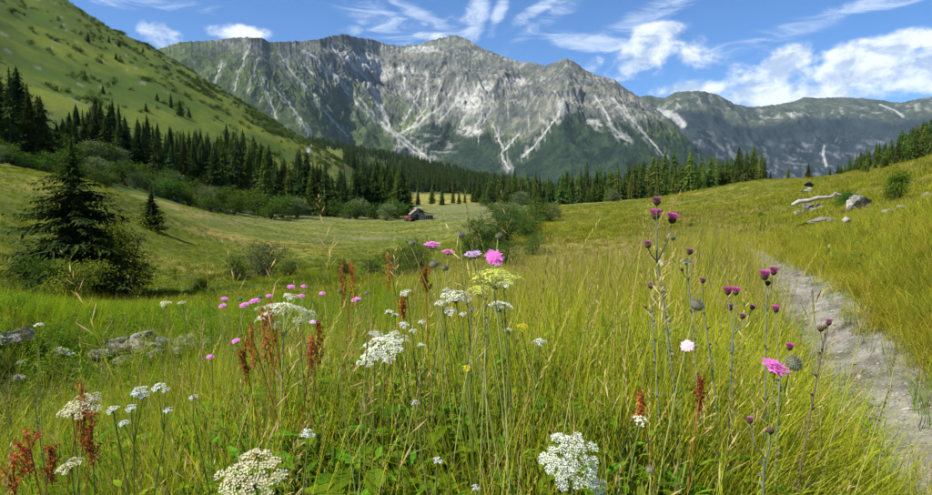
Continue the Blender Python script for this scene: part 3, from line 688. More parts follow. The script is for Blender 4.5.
# hero spruce at the left, and the sapling bush against it
x, y, z = place(77, 33, 290)
hh = top_h(77, 140, x, y, z)
t = thing('spruce_tree', 'tall dark spruce with ragged drooping branches standing alone in the left meadow', 'tree', (x, y, z))
bmx = spruce_mesh(hh, 2.7, 64, 13, 30, 3, .95, .38, .03, .5, twl=.19, sk=.42, cexp=.72); bmx.build('crown', M['spruce_old'], t); trunk_mesh(hh, .17, 3).build('trunk', M['bark'], t)
# long low branches reaching out to the left
bm2 = MB(); rn = random.Random(5)
for (zz, L_) in ((hh * .53, 3.0), (hh * .62, 1.9), (hh * .42, 2.6), (hh * .34, 2.9)):
    for q in range(3):
        a = math.pi + rn.uniform(-.35, .35)
        for k in range(46):
            s = .15 + .85 * k / 46; p = V3(math.cos(a) * L_ * s, math.sin(a) * L_ * s, zz + .12 * q - .35 * s + .25 * s ** 3 + rn.uniform(-.04, .04)); an = a + (1 if k % 2 else -1) * rn.uniform(.5, 1.2); l = .42 * rn.uniform(.5, 1.2) * (1.1 - .5 * s)
            d = unit(V3(math.cos(an), math.sin(an), rn.uniform(-.7, .1))); sv = unit(V3(-math.sin(an), math.cos(an), rn.uniform(-.8, .8))) * l * .17
            bm2.add([p, p + d * l * .45 - sv, p + d * l, p + d * l * .45 + sv], [(0, 1, 2), (0, 2, 3)])
bm2.build('low_branches', M['spruce_old'], t)['kind'] = 'stuff'
x, y, z = place(123, 31.5, 280); cr, st = bush_mesh(3.5, 1.45, 6400, .075, 12, 16)
t = thing('birch_sapling', 'loose yellow green leafy sapling leaning out from the right side of the tall spruce', 'tree', (x, y, z)); cr.build('crown', M['birch'], t); st.build('trunk', M['bark'], t)
x, y, z = place(70, 24, 310); cr, st = bush_mesh(1.7, 1.15, 5200, .06, 13, 14)
t = thing('alder_bush', 'bright green leafy bush in front of the foot of the tall spruce', 'bush', (x, y, z)); cr.build('foliage', M['birch'], t); st.build('stems', M['bark'], t)
x, y, z = place(32, 29, 300); cr, st = bush_mesh(1.6, 1.1, 3000, .07, 14, 12)
t = thing('alder_bush', 'low dark bush at the left of the foot of the tall spruce', 'bush', (x, y, z)); cr.build('foliage', M['alder'], t); st.build('stems', M['bark'], t)
x, y, z = place(152, 65, 229); hh = top_h(152, 189, x, y, z)
t = thing('spruce_tree', 'small dense cone shaped spruce standing alone on the shaded slope', 'tree', (x, y, z)); spruce_mesh(hh, 1.35, 30, 13, 12, 9, 1.3, .3, .02, .2, sk=.65).build('crown', M['spruce'], t); trunk_mesh(hh, .1, 9).build('trunk', M['bark'], t)

# left wood
TOPL = [(-60, 60), (0, 52), (12, 60), (25, 72), (40, 84), (58, 112), (75, 108), (95, 100), (118, 96), (130, 116), (140, 108), (160, 122), (182, 125), (200, 131), (215, 138), (228, 123), (250, 134), (272, 147), (290, 153), (306, 150), (320, 156), (340, 168), (361, 167), (375, 163), (400, 165), (412, 178)]
rn = random.Random(31); nt = 0
def wood(rows, label, group, protolist, off=None, name='spruce_tree', topl=TOPL, jit=(0, 12), minh=3.5, rnd_=rn, sxy=(.85, 1.2), segs=None):
    global nt
    for (p0, p1, stp, r, dj) in rows:
        px = p0
        while px < p1:
            q = px + rnd_.uniform(-.4, .4) * stp; rr_ = r * rnd_.uniform(.94, 1.07)
            x, y, z = place(q, rr_, 200); tp = interp(topl, q) + dj + rnd_.uniform(*jit) - (5 if topl is TOPL else 0)
            h = top_h(q, tp, x, y, z)
            if h > minh:
                sg = next((q_[1] for q_ in segs if q < q_[0]), '') if segs else ''; fr = ', front row' if (rows[0][3] == r and len(rows) > 1) else ''
                put_tree(name, label + sg + fr, 'tree', rnd_.choice(protolist), (x, y, z - .15), h / 10, rnd_.uniform(0, 6.28), group + sg + fr, rnd_.uniform(*sxy) ); nt += 1
            px += stp * rnd_.uniform(.75, 1.3)
wood([(-45, 52, 12, 118, 0), (-40, 64, 13, 145, 4)], 'tall dark conifer in the close stand at the far left edge', 'conifers at the far left edge', NEARC, jit=(-4, 22))
wood([(60, 222, 9, 160, 8), (66, 222, 7.5, 178, 0), (80, 225, 9, 200, 0)], 'dark spruce of the left stand', 'dark spruces above the left alder thicket', NEARC, jit=(0, 18), segs=((100, ' left of the small lone spruce'), (140, ' above the small lone spruce'), (180, ' right of the small lone spruce'), (300, ' at its right end')))
wood([(215, 345, 10, 172, 8), (222, 345, 9, 190, 2), (225, 345, 9, 215, 0)], 'conifer of the mixed wood left of the hut', 'conifers of the mixed wood left of the hut', NEARC + LARCH, jit=(0, 18), segs=((260, ', left part'), (305, ', middle part'), (400, ', right part')))
wood([(340, 408, 7.5, 178, 2), (342, 410, 9, 200, 0)], 'tall spruce clumped at the mown field edge', 'spruces clumped at the edge of the mown field', NEARC[:2] + LARCH[:1], jit=(0, 9))
for px, tp, b in ((432, 183, 300), (418, 189, 290), (442, 187, 285), (453, 184, 300), (459, 190, 290), (465, 188, 300), (473, 181, 330)):
    x, y, z = place(px, b, 205); put_tree('spruce_tree', 'dark spruce in the sparse row between the hut and the gully bushes', 'tree', rn.choice(MIDC), (x, y, z), top_h(px, tp, x, y, z) / 10, rn.uniform(0, 6), 'spruces in the sparse row right of the hut', 1.0)
TOPM = [(470, 178), (480, 174), (520, 170), (560, 167), (600, 163), (640, 159), (680, 154), (700, 152), (715, 155), (730, 150), (752, 148), (762, 153), (775, 163), (790, 172)]
wood([(480, 700, 7.2, 300, 10), (478, 745, 6.2, 330, 3), (476, 765, 6.2, 365, 0), (690, 780, 8, 270, 2)], 'conifer of the valley wood', 'conifers of the valley wood', MIDC + MIDL + MIDL, topl=TOPM, jit=(-5, 13), sxy=(.9, 1.25), rnd_=rn, segs=((530, ' at its left end behind the gully bushes'), (600, ' left of the pale grey willow'), (640, ' right of the pale grey willow'), (690, ' behind the tallest purple thistle'), (740, ' right of the tallest purple thistle'), (900, ' at its right end on the saddle')))
x, y, z = place(808, 290, 180); put_tree('spruce_tree', 'small dark spruce peeking over the saddle beside the wheel ruts', 'tree', MIDC[0], (x, y, z - 1), top_h(808, 163, x, y, z - 1) / 10, 1, None, 1.3)
x, y, z = place(788, 290, 180); put_tree('larch_tree', 'small larch at the right end of the valley wood on the saddle', 'tree', MIDL[0], (x, y, z - 1), top_h(788, 168, x, y, z - 1) / 10, 1, None, 1.2)
TOPR = [(812, 177), (828, 167), (846, 157), (863, 147), (885, 135), (910, 122), (932, 115), (1000, 90)]
wood([(850, 1000, 7.5, 145, 13), (832, 1000, 6.5, 190, 5), (822, 1000, 6.5, 225, 3), (815, 1000, 6.5, 265, 0)], 'conifer on the upper right slope under the far ridge', 'conifers on the upper right slope', MIDC + MIDL[:1], topl=TOPR, jit=(-2, 7), minh=2.0, sxy=(1.0, 1.5))
for px, r_, hpx, lb in ((914, 150, 24, 'stout dark spruce in front of the others near the right edge'), (884, 140, 10, 'short dark spruce below the upper right stand'), (868, 130, 7, 'very small spruce at the lower rim of the upper right stand')):
    x, y, z = place(px, r_, 170); put_tree('spruce_tree', lb, 'tree', MIDC[2], (x, y, z), hpx / FPX * r_ / 10, 2, None, 1.3)
# lone trees on the steep slope
LONE = [(88, 42, 10, 'topmost dark pine standing alone on the steep slope'), (109, 43, 8, 'small pine just right of the topmost one on the steep slope'), (119, 47, 7, 'tiny pine near the skyline of the steep slope'), (116, 60, 7, 'small pine below a pair near the skyline of the steep slope'),
        (143, 52, 5, 'tiny tree touching the skyline of the steep slope'), (85, 78, 9, 'round dark pine alone in the bright grass of the steep slope'), (103, 94, 9, 'small cone shaped spruce alone in the bright grass above the dark stand'),
        (157, 101, 8, 'small spruce left of the dark cluster on the steep slope'), (171, 108, 14, 'left tree of the dark cluster of three on the steep slope'), (180, 116, 16, 'middle and largest tree of the dark cluster on the steep slope'), (189, 118, 10, 'right tree of the dark cluster on the steep slope'), (146, 112, 9, 'small grey green spruce just above the dark stand'), (76, 118, 14, 'grey green larch alone above the left end of the dark stand')]
def slope_hit(px, py, ra=150, rb=900):
    best = None
    ys = np.geomspace(ra, rb, 500); u, t = ray(px, py); zs = H(u * ys, ys); k = np.argmax(zs > ZC + t * ys)
    return (u * ys[k], ys[k], zs[k])
for px, py, hp, lb in LONE:
    x, y, z = slope_hit(px, py)
    put_tree('pine_tree' if 'pine' in lb else 'spruce_tree', lb, 'tree', rn.choice(MIDC[2:]), (x, y, z), hp / FPX * y / 10, rn.uniform(0, 6), None, 1.35)
# thicket bushes
def bushes(lst, protos_, label, group, cat='bush', name='alder_bush'):
    for (px, r, hpx) in lst:
        x, y, z = place(px, r, 210); s = hpx / FPX * r / 3.0
        sg = next(q_[1] for q_ in ((40, ' near the left edge'), (110, ' behind the tall lone spruce'), (180, ' behind the small lone spruce'), (240, ' beyond the small lone spruce'), (310, ' along the mown field'), (999, ' toward the hut')) if px < q_[0]) + (', back row' if r > 140 and px < 320 else '')
        t = thing(name, label + sg, cat, (x, y, z), rn.uniform(0, 6.28), group + sg); t.scale = (s * rn.uniform(1., 1.3),) * 2 + (s,)
        p = rn.choice(protos_); link('foliage', p[0], t); link('stems', p[1], t)
ALD = [(lambda q: (q[0].mesh('foliage', M['alder']), q[1].mesh('stems', M['bark'])))(bush_mesh(3.2, 2.1, 2300, .17, 100 + i, 12)) for i in range(4)]
WIL = [(lambda q: (q[0].mesh('foliage', M['willow']), q[1].mesh('stems', M['bark'])))(bush_mesh(3.2, 2.1, 2600, .16, 120 + i, 12)) for i in range(2)]
L_ = []
for r_, h_, a, b, stp in ((126, 17, 40, 215, 11), (144, 17, 60, 300, 11), (160, 15, 170, 400, 10), (105, 15, -30, 110, 13)):
    px = a
    while px < b: L_.append((px + rn.uniform(-4, 4), r_ * rn.uniform(.94, 1.06), h_ * rn.uniform(.7, 1.25))); px += stp * rn.uniform(.7, 1.3)
bushes(L_, ALD + WIL[:1], 'round alder bush in the left thicket', 'alder bushes below the left wood')
for px, r, h_, mt, lb in ((262, 40, 38, 'WIL', 'rounded grey green willow on the bank behind the pink flowers'), (236, 38, 24, 'ALD', 'low green bush at the left foot of the rounded willow'), (290, 42, 20, 'ALD', 'low spreading bush at the right foot of the rounded willow'),
    (505, 62, 36, 'ALD', 'large dark alder in the middle of the gully'), (482, 60, 34, 'ALD', 'dark alder at the left of the largest one in the gully'), (528, 68, 34, 'ALD', 'alder on the right side of the gully'),
    (515, 85, 28, 'WIL', 'pale silvery willow at the head of the gully'), (538, 100, 22, 'ALD', 'round alder behind the silvery willow'), (550, 104, 18, 'WIL', 'small pale willow on the right of the gully head'),
    (498, 110, 20, 'ALD', 'far dark alder at the upper end of the gully'), (475, 52, 26, 'ALD', 'low alder at the lower left end of the gully'), (532, 52, 24, 'ALD', 'low alder at the lower right end of the gully'), (505, 44, 26, 'ALD', 'lowest bush of the gully just behind the flowers'),
    (420, 36, 40, 'ALD', 'dark bush behind the pink scabious heads'), (400, 38, 30, 'ALD', 'dark bush behind the left button seed heads'), (372, 42, 20, 'ALD', 'low bush left of the dark bush behind the scabious'), (345, 42, 18, 'ALD', 'low scrub on the bank behind the red dock spikes'),
    (613, 255, 12, 'WIL', 'pale grey willow at the foot of the valley wood'), (522, 240, 14, 'WIL', 'grey willow at the left end of the valley wood'), (482, 235, 9, 'ALD', 'small round bush in the meadow left of the gully head'),
    (897, 33, 26, 'BIR', 'slender young birch bush on the right slope'), (888, 34, 12, 'BIR', 'small shoot at the left of the slender birch bush'), (846, 38, 14, 'ALD', 'low bush between the log heap and the boulder'),
    (760, 58, 5, 'ALD', 'tiny dark juniper in the dry grass left of the path'), (690, 60, 4, 'ALD', 'flat dark juniper patch in the dry meadow'), (200, 34, 12, 'ALD', 'low bush at the left end of the willow bank')):
    BIR = None
    s = h_ / FPX * r / 3.0
    if r < 90:
        cr, st = bush_mesh(3.0, 2.0 if mt != 'BIR' else 1.1, 5200, (.085 if mt != 'BIR' else .11) * (1 if s > .3 else 1.8), int(px * 3 + r), 16)
        p = (cr.mesh('foliage', M[{'WIL': 'willow', 'ALD': 'alder', 'BIR': 'birch'}[mt]]), st.mesh('stems', M['bark']))
    else: p = rn.choice(WIL if mt == 'WIL' else ALD)
    x, y, z = place(px, r, 230)
    nm = {'WIL': 'willow_bush', 'ALD': 'alder_bush', 'BIR': 'birch_bush'}[mt]
    if 'juniper' in lb: nm = 'juniper_bush'
    t = thing(nm, lb, 'bush', (x, y, z - .05), rn.uniform(0, 6.28)); t.scale = (s * 1.15, s * 1.15, s); link('foliage', p[0], t); link('stems', p[1], t)

# far wood on the spur, scrub on the steep slope
def stuff_trees(name, pts, smin, smax, coll, n):
    P = np.array(pts); k = len(P); scatter(name, P, RNG.uniform(0, 6.28, k), RNG.uniform(smin, smax, k), RNG.integers(0, n, k), coll)
fc = hidden_collection('far_spruces', FARC)
yy = np.exp(RNG.uniform(math.log(560), math.log(1900), 9000)); uu = RNG.uniform((285 - 466) / FPX, (800 - 466) / FPX, 9000)
xx = uu * yy; zz = H(xx, yy); pxx = 466 + FPX * uu; pyy = 200 - FPX * (zz - ZC) / yy
keep = (fbm(xx / 90, yy / 120, 3) > -.22) & ~((pxx < 345) & (yy < 700)) & ~((pxx > 395) & (pxx < 490) & (yy < 600)) & ~((np.abs(pxx - 318) < 26) & (np.abs(pyy - 165) < 14)) & (pxx + (pyy - 135) * .3 > 312)
stuff_trees('far_forest', np.c_[xx, yy, zz][keep], .9, 1.7, fc, 3)
sb = []
for i in range(3):
    cr, st = bush_mesh(1.0, 1.2, 130, .28, 300 + i, 5); sb.append(cr.mesh('scrub', M['scrub']))
scb = hidden_collection('scrub_clumps', sb)
n = 17000; yy = RNG.uniform(230, 640, n); uu = RNG.uniform((-60 - 466) / FPX, (345 - 466) / FPX, n); xx = uu * yy; zz = H(xx, yy); pxx = 466 + FPX * uu; pyy = 200 - FPX * (zz - ZC) / yy
band = pyy - (pxx * .52 - 42)
keep = (fbm(xx / 22, yy / 26, 5) + .26 * np.exp(-((band - 24) / 26) ** 2) * sm(pxx, 60, 120) + .12 * sm(pxx, 190, 260) + RNG.normal(0, .22, n) > .56)
k = keep.sum(); scatter('mountain_scrub', np.c_[xx, yy, zz][keep], RNG.uniform(0, 6.28, k), RNG.uniform(.5, 1.7, k) , RNG.integers(0, 3, k), scb)

# ============================================================ rocks
def rock_mesh(seed, sx, sy, sz, n=16, sub=2, amp=.10):
    rn = random.Random(seed); bm = bmesh.new()
    for i in range(n):
        v = unit(V3(rn.gauss(0, 1), rn.gauss(0, 1), rn.gauss(0, 1))); m = max(abs(v)); v = v / m ** .55 * rn.uniform(.82, 1.0)
        bm.verts.new((v[0] * sx / 2, v[1] * sy / 2, v[2] * sz / 2))
    r_ = bmesh.ops.convex_hull(bm, input=bm.verts); bmesh.ops.delete(bm, geom=[g_ for g_ in r_['geom_interior'] if isinstance(g_, bmesh.types.BMVert)], context='VERTS')
    bmesh.ops.subdivide_edges(bm, edges=bm.edges, cuts=sub, use_grid_fill=True)
    bmesh.ops.triangulate(bm, faces=bm.faces)
    from mathutils import noise as mn
    s0 = min(sx, sy, sz)
    for v in bm.verts:
        d = mn.fractal(v.co * (2.2 / max(s0, .02)) + Vector((seed, 0, 0)), .8, 2.1, 4) * amp * s0 * 2
        v.co += v.co.normalized() * d
    me = bpy.data.meshes.new('rock'); bm.to_mesh(me); bm.free(); return me
def rock(label, px, r, w_, d_, h_, mat, rz=0, tilt=(0, 0), up=.25, name='rock', cat='rock', group=None, py=200, off=(0, 0, 0), seed=None):
    x, y, z = place(px, r, py)
    me = rock_mesh(seed if seed else int(px * 7 + r), w_, d_, h_); me.materials.append(mat)
    o = link(name, me, None, (x + off[0], y + off[1], gz(x + off[0], y + off[1]) + h_ * up + off[2])); o.rotation_euler = (tilt[0], tilt[1], rz)
    o['label'] = label; o['category'] = cat
    if group: o['group'] = group
    return o
rock('long flat grey stone slab lying in the grass between path and boulder', 815, 25, 1.9, .7, .42, M['rock_warm'], .2, (.1, -.10), .6, 'stone_slab')
rock('rounded grey boulder with pale left face right of the log heap', 857, 33, 1.15, .9, .75, M['rock'], .3, (0, 0), .35, 'boulder')
rock('small pale stone leaning on the left of the grey boulder', 849, 32.6, .32, .3, .7, M['rock_pale'], .2, (0, .25), .3)
rock('flat pale stone in front of the grey boulder', 868, 31, .5, .3, .14, M['rock_pale'])
rock('flat white stone in the grass of the right slope, left one of the pair', 890, 18, .42, .3, .12, M['rock_pale'], up=1.6)
rock('flat white stone in the grass of the right slope, right one of the pair', 904, 18, .34, .26, .12, M['rock_pale'], up=1.6)
rock('white stone in the grass below the long flat slab', 847, 17, .24, .2, .16, M['rock_pale'], up=1.8)
rock('reddish stone at the right edge beyond the birch bush', 929, 30, .7, .5, .4, M['rock_warm'], up=.5)
for i, (px, dr, w_, h_, up, mt, lb) in enumerate(((799, 0, .5, .36, .4, 'rock_pale', 'pale stone at the left end of the heap under the log'), (806, .2, .45, .34, .4, 'rock_pale', 'second pale stone from the left in the heap under the log'), (813, 0, .5, .36, .4, 'rock_pale', 'whitish stone in the middle of the heap under the log'), (820, .3, .5, .4, .4, 'rock_warm', 'reddish stone at the right end of the heap under the log'),
        (808, .6, .6, .5, .9, 'rock', 'grey stone at the back of the heap under the log'), (802, -.5, .3, .2, .3, 'rock_pale', 'small white stone in front of the heap under the log'), (817, -.5, .3, .2, .3, 'rock_warm', 'small brown stone in front of the heap under the log'))):
    rock(lb, px, 40 + dr, w_, w_, h_, M[mt], i, (0, 0), up)
x, y, z = place(814, 40, 205); mb = MB(); rn2 = random.Random(3)
tube(mb, [V3(-1.2, -.1, .38), V3(-.8, .04, .55), V3(-.3, 0, .60), V3(.2, .1, .74), V3(.8, .02, .78), V3(1.3, .1, .92), V3(1.75, .12, .84)], [.07, .12, .10, .11, .08, .07, .03], 9)
lg = thing('fallen_log', 'bleached fallen log resting across the heap of stones', 'log', (x, y, z)); mb.build('trunk', M['log'], lg, True); mb = MB()
tube(mb, [V3(.9, .08, .8), V3(1.1, .0, 1.0), V3(1.25, -.05, 1.06)], [.05, .035, .015], 6); mb.build('branch_stub', M['log'], lg, True)
# dark capped rock on the saddle
rock('dark dome shaped boulder on the saddle left of the wheel ruts', 808, 92, 1.2, 1.0, .8, M['rock_dark'], 0, up=1.25, name='boulder', seed=5)
rock('pale stone carrying the dark dome shaped boulder on the saddle', 808, 91.8, .8, .6, .8, M['rock_pale'], 0, up=.45, seed=8)
rock('pale stones outcrop just below the dark boulder on the saddle', 806, 86, 1.3, .7, .4, M['rock_pale'], 0, up=.5, seed=9)
# stone bank on the left
LR = [(112, 344, .34, 'grey pointed stone at the left end of the stone bank', 'rock'), (122, 352, .42, 'pale slab leaning in the left half of the stone bank', 'rock_warm'), (131, 346, .40, 'brown slab tilted over its neighbours in the stone bank', 'rock_warm'), (141, 341, .42, 'topmost dark stone of the stone bank', 'rock'),
      (140, 352, .44, 'long warm grey slab in the middle of the stone bank', 'rock_warm'), (152, 350, .38, 'broad rounded stone in the middle of the stone bank', 'rock'), (160, 356, .36, 'low stone below the broad rounded one in the bank', 'rock_warm'), (170, 346, .44, 'blue grey block with a flat top in the stone bank', 'rock'),
      (180, 352, .32, 'small stone right of the blue grey block', 'rock_warm'), (188, 343, .38, 'pinkish flat stone at the upper right of the stone bank', 'rock_warm'), (200, 346, .36, 'rightmost stone of the stone bank', 'rock'), (124, 360, .30, 'small pale stone under the left half of the bank', 'rock_pale'), (100, 354, .30, 'half hidden stone just left of the stone bank', 'rock')]
def ground_hit(px, py, a=2., b=60.):
    ys = np.geomspace(a, b, 600); u, t = ray(px, py); zs = H(u * ys, ys); d = zs - (ZC + t * ys); k = np.argmax(d > 0) if (d > 0).any() else len(ys) - 1
    return u * ys[k], ys[k], zs[k]
for i, (px, py, w_, lb, mt) in enumerate(LR):
    x, y, z = ground_hit(px, py + 6)
    k = y / 11.0; me = rock_mesh(200 + i, w_ * 1.35 * k, w_ * 1.0 * k, w_ * .62 * k); me.materials.append(M[mt]); o = link('rock', me, None, (x, y, z + w_ * .30 * k)); o.rotation_euler = (rnd.uniform(-.15, .35), rnd.uniform(-.3, .3), rnd.uniform(-.5, .5)); o['label'] = lb; o['category'] = 'rock'
for px, py, w_, lb, mt in ((4, 342, .5, 'weathered stone cut by the left edge of the picture', 'rock'), (17, 337, .55, 'rounded grey brown stone near the left edge', 'rock_warm'), (58, 350, .26, 'small pale stone alone in the grass left of the stone bank', 'rock_pale'), (22, 362, .2, 'small grey stone in the grass under the left rock', 'rock_pale'), (19, 376, .2, 'little white stone lowest in the grass at the left', 'rock_pale'), (70, 352, .16, 'tiny stone beside the small pale one in the left grass', 'rock_pale')):
    x, y, z = ground_hit(px, py + 5); k = y / 11.; me = rock_mesh(int(px + 300), w_ * 1.3 * k, w_ * k, w_ * .7 * k); me.materials.append(M[mt]); o = link('rock', me, None, (x, y, z + w_ * .18 * k)); o['label'] = lb; o['category'] = 'rock'

# ============================================================ hut and red tractor on the mown field
def box(mb, x0, x1, y0, y1, z0, z1, m=0):
    mb.add([(x0, y0, z0), (x1, y0, z0), (x1, y1, z0), (x0, y1, z0), (x0, y0, z1), (x1, y0, z1), (x1, y1, z1), (x0, y1, z1)], [(0, 3, 2, 1), (4, 5, 6, 7), (0, 1, 5, 4), (1, 2, 6, 5), (2, 3, 7, 6), (3, 0, 4, 7)], m)
x, y, z = place(419, 150, 218)
hut = thing('hay_hut', 'small weathered timber hay hut with grey shingled roof standing in the mown field', 'hut', (x, y, z), .22); hut.scale = (.85,) * 3
mb = MB(); box(mb, -1.9, 1.2, -1.6, 1.6, -.3, 1.7); mb.add([(-1.9, -1.6, 1.7), (1.2, -1.6, 1.7), (-.35, -1.6, 2.95), (-1.9, 1.6, 1.7), (1.2, 1.6, 1.7), (-.35, 1.6, 2.95)], [(0, 1, 2), (5, 4, 3), (0, 2, 5, 3), (1, 4, 5, 2)]); mb.build('wall', M['wood_grey'], hut)
mb = MB(); box(mb, 1.203, 3.4, -1.9, 1.3, -.3, 1.15); mb.build('lean_to', M['wood_dark'], hut)
def slab_roof(name, a, b, yy0, yy1, th_, mat):
    mb = MB(); (xa, za), (xb, zb) = a, b; n = 7
    for i in range(n):      # courses of shingles, each lapping the one below
        f0, f1 = i / n, (i + 1.12) / n; f1 = min(f1, 1.0); x0, z0_ = xa + (xb - xa) * f0, za + (zb - za) * f0 + .05; x1, z1_ = xa + (xb - xa) * f1, za + (zb - za) * f1
        mb.add([(x0, yy0, z0_), (x1, yy0, z1_), (x1, yy1, z1_), (x0, yy1, z0_), (x0, yy0, z0_ + th_), (x1, yy0, z1_ + th_), (x1, yy1, z1_ + th_), (x0, yy1, z0_ + th_)], [(0, 3, 2, 1), (4, 5, 6, 7), (0, 1, 5, 4), (1, 2, 6, 5), (2, 3, 7, 6), (3, 0, 4, 7)])
    return mb.build(name, mat, hut)
slab_roof('roof', (-.35, 3.0), (-2.5, 1.35), -2.0, 2.0, .10, M['wood_grey']); slab_roof('roof', (-.30, 3.0), (1.5, 1.75), -2.0, 2.0, .10, M['wood_grey'])
slab_roof('lean_to_roof', (1.25, 2.0), (3.75, 1.25), -2.3, 1.6, .10, M['log'])
mb = MB(); box(mb, -.95, .75, -2.1, 2.1, 3.03, 3.13); mb.build('ridge_sheet', M['sheet_white'], hut)
mb = MB(); box(mb, -.2, .75, -1.67, -1.603, 1.75, 2.35); mb.build('loft_opening', M['wood_dark'], hut)
mb = MB(); box(mb, -1.2, -.3, -1.67, -1.603, -.2, 1.4); mb.build('door', M['wood_dark'], hut)
for i in range(5):
    mb = MB(); q = 1.35 + i * .48; box(mb, q, q + .1, -1.97, -1.903, -.3, 1.15); mb.build('post', M['wood_grey'], hut)
x, y, z = place(409, 147, 220)
tr = thing('tractor', 'small old red tractor parked at the left side of the hay hut', 'tractor', (x, y, z), -.5)
mb = MB(); box(mb, -.9, .35, -.28, .28, .55, 1.05); box(mb, .35, .95, -.38, .38, .5, .85); mb.build('body', M['red_paint'], tr)
def wheel(px_, py_, rad, wd, nm='wheel'):
    mb = MB(); tube(mb, [V3(px_, py_ - wd / 2, rad), V3(px_, py_ + wd / 2, rad)], rad, 16); a = mb.build(nm, M['rubber'], tr); mb = MB(); tube(mb, [V3(px_, py_ - wd / 2 - .01, rad), V3(px_, py_ + wd / 2 + .01, rad)], rad * .5, 12); mb.build('rim', M['red_paint'], a)
for a in ((.6, -.55, .58, .28), (.6, .55, .58, .28), (-.6, -.42, .34, .18), (-.6, .42, .34, .18)): wheel(*a)
mb = MB(); box(mb, .45, .85, -.22, .22, .853, .98); box(mb, .8, .86, -.22, .22, .98, 1.3); mb.build('seat', M['rubber'], tr)
mb = MB(); tube(mb, [V3(-.5, .12, 1.05), V3(-.5, .12, 1.55)], .03, 6); mb.build('exhaust', M['rubber'], tr)

# ============================================================ grass (uncountable)
def rb(a, b): return rnd.uniform(a, b)
def tuft(n, rad, L, wd, lean, curve, m, seg=4):
    mb = MB()
    for _ in range(n):
        a = rb(0, 6.28); q = rad * math.sqrt(rnd.random()); az = rb(0, 6.28); ll = rb(*L)
        blade(mb, q * math.cos(a), q * math.sin(a), -.03, az, ll, rb(*wd), rb(*lean), rb(*curve), seg, m)
    return mb
def seed_stalk(mb, x, y, h, az, lean, ms, mh, kind):
    pts = blade(mb, x, y, -.02, az, h, .0022, lean, rb(.1, .5), 5, ms, prof=(1.3, 1, .8, .6)); tip = pts[-1]; d = unit(pts[-1] - pts[-2]); L = h * (rb(.12, .2) if kind else rb(.2, .3))
    st0 = tip - d * L * .2; k = 16
    for i in range(k):
        s = i / k; p = st0 + d * L * s; a = i * 2.4; out = unit(np.cross(d, V3(math.cos(a), math.sin(a), .2)))
        if kind: dd = unit(d * 1.5 + out * .4); l = L * .12; ww = .003        # tight spike
        else: dd = unit(d * .9 + out * (1.1 - .6 * s)); l = L * .26 * (1.1 - s); ww = .003   # loose panicle
        sv = unit(np.cross(dd, V3(.3, .2, .9))) * ww / 2; e = p + dd * l
        mb.add([p, p + dd * l * .55 - sv, e, p + dd * l * .55 + sv], [(0, 1, 2, 3)], mh)
GM = [M['grass_green'], M['grass_yellow'], M['grass_straw'], M['grass_head'], M['herb'], M['grass_mat'], M['stem'], M['rust'], M['meadow_dark'], M['meadow_olive'], M['meadow_tan'], M['grass_brown']]
def gmesh(mb, nm): return mb.mesh(nm, GM)
near_t = []
for i in range(3): near_t.append(gmesh(tuft(16, .09, (.22, .5), (.003, .006), (.02, .35), (.1, 1.0), 0), 'tuft'))          # 0-2 green
for i in range(3): near_t.append(gmesh(tuft(14, .09, (.35, .68), (.0025, .0048), (.0, .3), (.1, .8), 1, 5), 'tuft'))          # 3-5 yellow green, tall
for i in range(2): near_t.append(gmesh(tuft(12, .10, (.3, .62), (.0015, .003), (.0, .4), (.1, .9), (2, 11)[i]), 'tuft'))               # 6-7 straw
for i in range(4):                                                                                                         # 8-11 stalks with seed heads
    mb = MB()
    for _ in range(5): seed_stalk(mb, rb(-.1, .1), rb(-.1, .1), rb(.45, .78), rb(0, 6.28), rb(0, .15), (1, 2)[i % 2], (3, 2, 3, 3)[i], i % 2)
    near_t.append(gmesh(mb, 'stalks'))
for i in range(3):                                                                                                         # 12-14 broad leaved herbs
    mb = MB()
    for _ in range(7):
        az = rb(0, 6.28); h = rb(.12, .36); base = V3(rb(-.06, .06), rb(-.06, .06), 0); top = base + V3(math.cos(az) * h * .4, math.sin(az) * h * .4, h); tube(mb, [base, (base + top) / 2 + V3(0, 0, .02), top], .0016, 3, 6, False)
        for k in range(5):
            s = .35 + .65 * k / 4; p = base + (top - base) * s; a = az + k * 2.2; leaf(mb, p, V3(math.cos(a), math.sin(a), rb(.1, .6)), V3(0, 0, 1), rb(.05, .10), rb(.018, .04), 4, .12, 3)
    near_t.append(gmesh(mb, 'herb'))
for i in range(3):          # 15-17 upright leafy herbs with larger leaves
    mb = MB()
    for _ in range(4):
        az = rb(0, 6.28); h = rb(.22, .42); base = V3(rb(-.08, .08), rb(-.08, .08), 0); top = base + V3(math.cos(az) * h * .2, math.sin(az) * h * .2, h); tube(mb, [base, (base + top) / 2 + V3(0, 0, .02), top], .0022, 3, 6, False)
        for k in range(9):
            s = .2 + .8 * k / 8; p = base + (top - base) * s; a = az + k * 2.2; leaf(mb, p, V3(math.cos(a), math.sin(a), rb(.2, .9)), V3(0, 0, 1), rb(.035, .08) * (1.2 - .5 * s), rb(.012, .026) * (1.2 - .5 * s), 4, .12, 4)
    near_t.append(gmesh(mb, 'leafy_herb'))
for i in range(2): near_t.append(gmesh(tuft(9, .07, (.3, .62), (.006, .011), (.02, .35), (.3, 1.5), i, 6), 'broad_tuft'))        # 15-16 broad bladed
for i in range(2): near_t.append(gmesh(tuft(16, .08, (.55, .95), (.0035, .006), (.02, .3), (.3, 1.2), 1, 7), 'long_tuft'))     # 17-18 long arching
nc = hidden_collection('meadow_plants', near_t)
